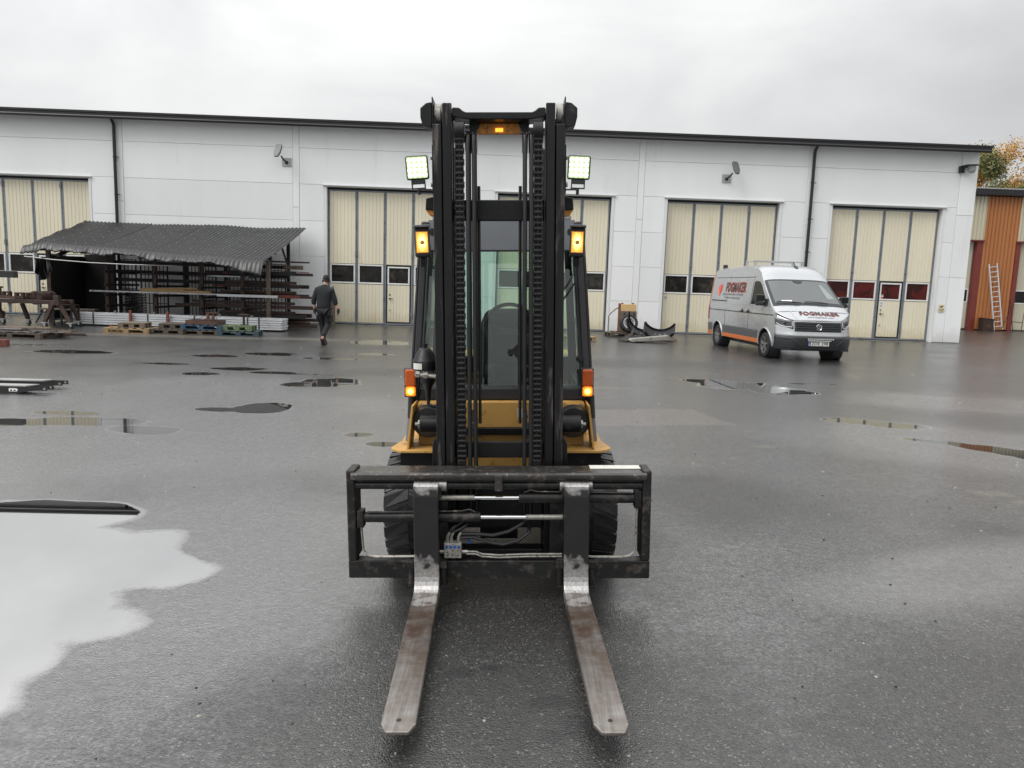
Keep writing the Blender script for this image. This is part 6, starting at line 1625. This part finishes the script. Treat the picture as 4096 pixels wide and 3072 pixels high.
# head dressing
MB().lathe([(.080,1.65),(.084,1.675),(.081,1.72),(.062,1.755),(.030,1.772),(.004,1.775)], (.048,.062,0), 'z', 22).build('cap', 'cap_black', man, smooth=True)
MB().prism([(-.065,.13),(.065,.13),(.06,.185),(.03,.215),(-.03,.215),(-.06,.185)], 1.660, 1.672, 'z').build('cap_peak', 'cap_black', man).location = (.055,.0,0)
MB().lathe([(.058,1.585),(.066,1.61),(.072,1.649)], (.046,.055,0), 'z', 20).build('hair', 'hair', man, smooth=True)
for s in (-1, 1):
    MB().lathe([(.012,0),(.030,.002),(.034,.014),(.029,.026),(.010,.030)], (.046+s*.076-(.030 if s < 0 else 0), .066, 1.612), 'x', 18).build('ear_muff', 'cap_black', man, smooth=True)
MB().tube([(.046-.09,.06,1.64),(.046-.088,.05,1.70),(.046,.03,1.715)], .006, 6).tube([(.046+.09,.06,1.64),(.046+.088,.05,1.70),(.046,.03,1.715)], .006, 6).build('muff_band', 'zinc', man)
# face (turned away): nose, eyes, mouth
MB().prism([(.132,1.635),(.152,1.600),(.134,1.595)], .036, .058, 'x').build('nose', 'skin', man, bevel=.005)
for s in (-1, 1): MB().lathe([(.002,.006),(.010,.003),(.012,-.002)], (.047+s*.028,.137,1.640), 'y', 10).build('eye', 'hair', man)
MB().box(.027,.067,.130,.137,1.560,1.566).build('mouth', 'lamp_red', man)

# ================================================================== TREES beyond the annex
mat('bark_birch', (.30,.29,.27), .8, var=.3, vscale=3, col2=(.06,.055,.05), c2scale=5, c2=(.5,.6))
mat('bark_dark', (.10,.085,.07), .85, var=.3)
mat('leaf_gold', (.55,.31,.055), .6, var=.35, vscale=1.8)
mat('leaf_olive', (.155,.170,.060), .6, var=.35, vscale=1.8, col2=(.27,.20,.06), c2scale=1.5, c2=(.55,.7))
mat('leaf_brown', (.27,.15,.05), .6, var=.35, vscale=1.8)
def tree(label, loc, h, spread, leafm, barkm, seed, n, size=.16):
    rt = random.Random(seed)
    t = thing('birch_tree', label, 'tree', loc, 0, 'autumn trees beyond the annex')
    tk = MB(); tips = []
    def limb(p, d, L, r, depth):
        pts = [p]; rad = [r]; q = Vector(p)
        seg = 5 if depth == 0 else 4
        for k in range(seg):
            d = (d+Vector((rt.uniform(-.16,.16), rt.uniform(-.16,.16), rt.uniform(-.03,.12)))).normalized()
            q = q+d*L/seg; pts.append(tuple(q)); rad.append(r*(1-.75*(k+1)/seg))
            if depth < 2 and (k >= 1 or depth > 0):
                for _ in range(3 if depth == 0 else 2):
                    a = rt.uniform(0, 2*PI); up = rt.uniform(.35, .9)
                    nd = (Vector((math.cos(a), math.sin(a), up))).normalized()
                    limb(tuple(q), nd, L*rt.uniform(.26,.40)*spread if depth == 0 else L*rt.uniform(.35,.55), r*.42*(1-.12*k), depth+1)
            if depth >= 1: tips.append((q.copy(), depth))
        tk.tube(pts, rad, 6 if depth == 0 else 4); tips.append((q.copy(), depth))
    limb((0,0,0), Vector((rt.uniform(-.05,.05), rt.uniform(-.05,.05), 1)), h*.92, h*.018, 0)
    tk.build('trunk', barkm, t, smooth=True)
    lv = MB()
    tips = [a for a in tips if a[0].z > h*.22]
    for k in range(n):
        c, dp = rt.choice(tips)
        p = c+Vector((rt.gauss(0,.28), rt.gauss(0,.28), rt.gauss(-.06,.30)))
        nrm = Vector((rt.uniform(-1,1), rt.uniform(-1,1), rt.uniform(-.3,1))).normalized(); a = nrm.orthogonal().normalized(); b = nrm.cross(a)
        s_ = size*rt.uniform(.5, 1.1)
        lv.v += [tuple(p-a*s_*.5), tuple(p+b*s_*.32), tuple(p+a*s_*.5), tuple(p-b*s_*.32)]
        m_ = len(lv.v)-4; lv.f.append((m_, m_+1, m_+2, m_+3))
    me = bpy.data.meshes.new('crown'); me.from_pydata(lv.v, [], lv.f)
    o = bpy.data.objects.new('crown', me); COL.objects.link(o); o.parent = t; me.materials.append(MATS[leafm])
    return t
tree('sparse olive-leaved birch nearest the warehouse corner', (35.1,52,0), 11.0, .46, 'leaf_olive', 'bark_birch', 4, 14000, .17)
tree('golden autumn birch at the right edge', (36.6,52.5,0), 11.5, .66, 'leaf_gold', 'bark_dark', 9, 34000, .16)
tree('golden autumn birch just right of the frame', (39.4,52,0), 11.6, .9, 'leaf_gold', 'bark_dark', 23, 14000, .20)
tree('low brownish birch between the olive and golden ones', (37.6,56,0), 9.4, .65, 'leaf_brown', 'bark_dark', 15, 9000, .18)
tree('low olive birch behind the brownish one above the annex roof', (36.4,57.5,0), 9.6, .6, 'leaf_olive', 'bark_dark', 31, 8000, .18)

# ================================================================== small litter on the yard
mat('grit_dark', (.015,.014,.013), .7); mat('grit_pale', (.30,.28,.24), .8)
rl = random.Random(8)
for nm, mt, n, r0, r1 in (('gravel', 'grit_dark', 300, .003, .008), ('pale_gravel', 'grit_pale', 160, .003, .009)):
    q = MB()
    for _ in range(n):
        y = 2.0+18*rl.random()**2; x = rl.uniform(-.75, .75)*(y+1.2); r = rl.uniform(r0, r1)*(1+.08*y)
        if y > 26 or any(((x-a)/(rx*1.1))**2+((y-b)/(ry*1.1))**2 < 1 for a, b, rx, ry, ro in PUDDLES): continue
        c = Vector((x, y, gz(x, y)))
        pts = [c+Vector((r*rl.uniform(.6,1.3)*math.cos(a), r*rl.uniform(.6,1.3)*math.sin(a), 0)) for a in (0,1.2,2.5,3.8,5.0)]
        q.add(pts+[c+Vector((r*.2, -r*.1, r*rl.uniform(.5,.9)))], [(0,1,5),(1,2,5),(2,3,5),(3,4,5),(4,0,5)])
    o = q.build(nm, mt); tag(o, 'loose %s grit scattered over the wet asphalt' % ('dark' if n > 200 else 'pale'), 'grit', None, 'stuff')
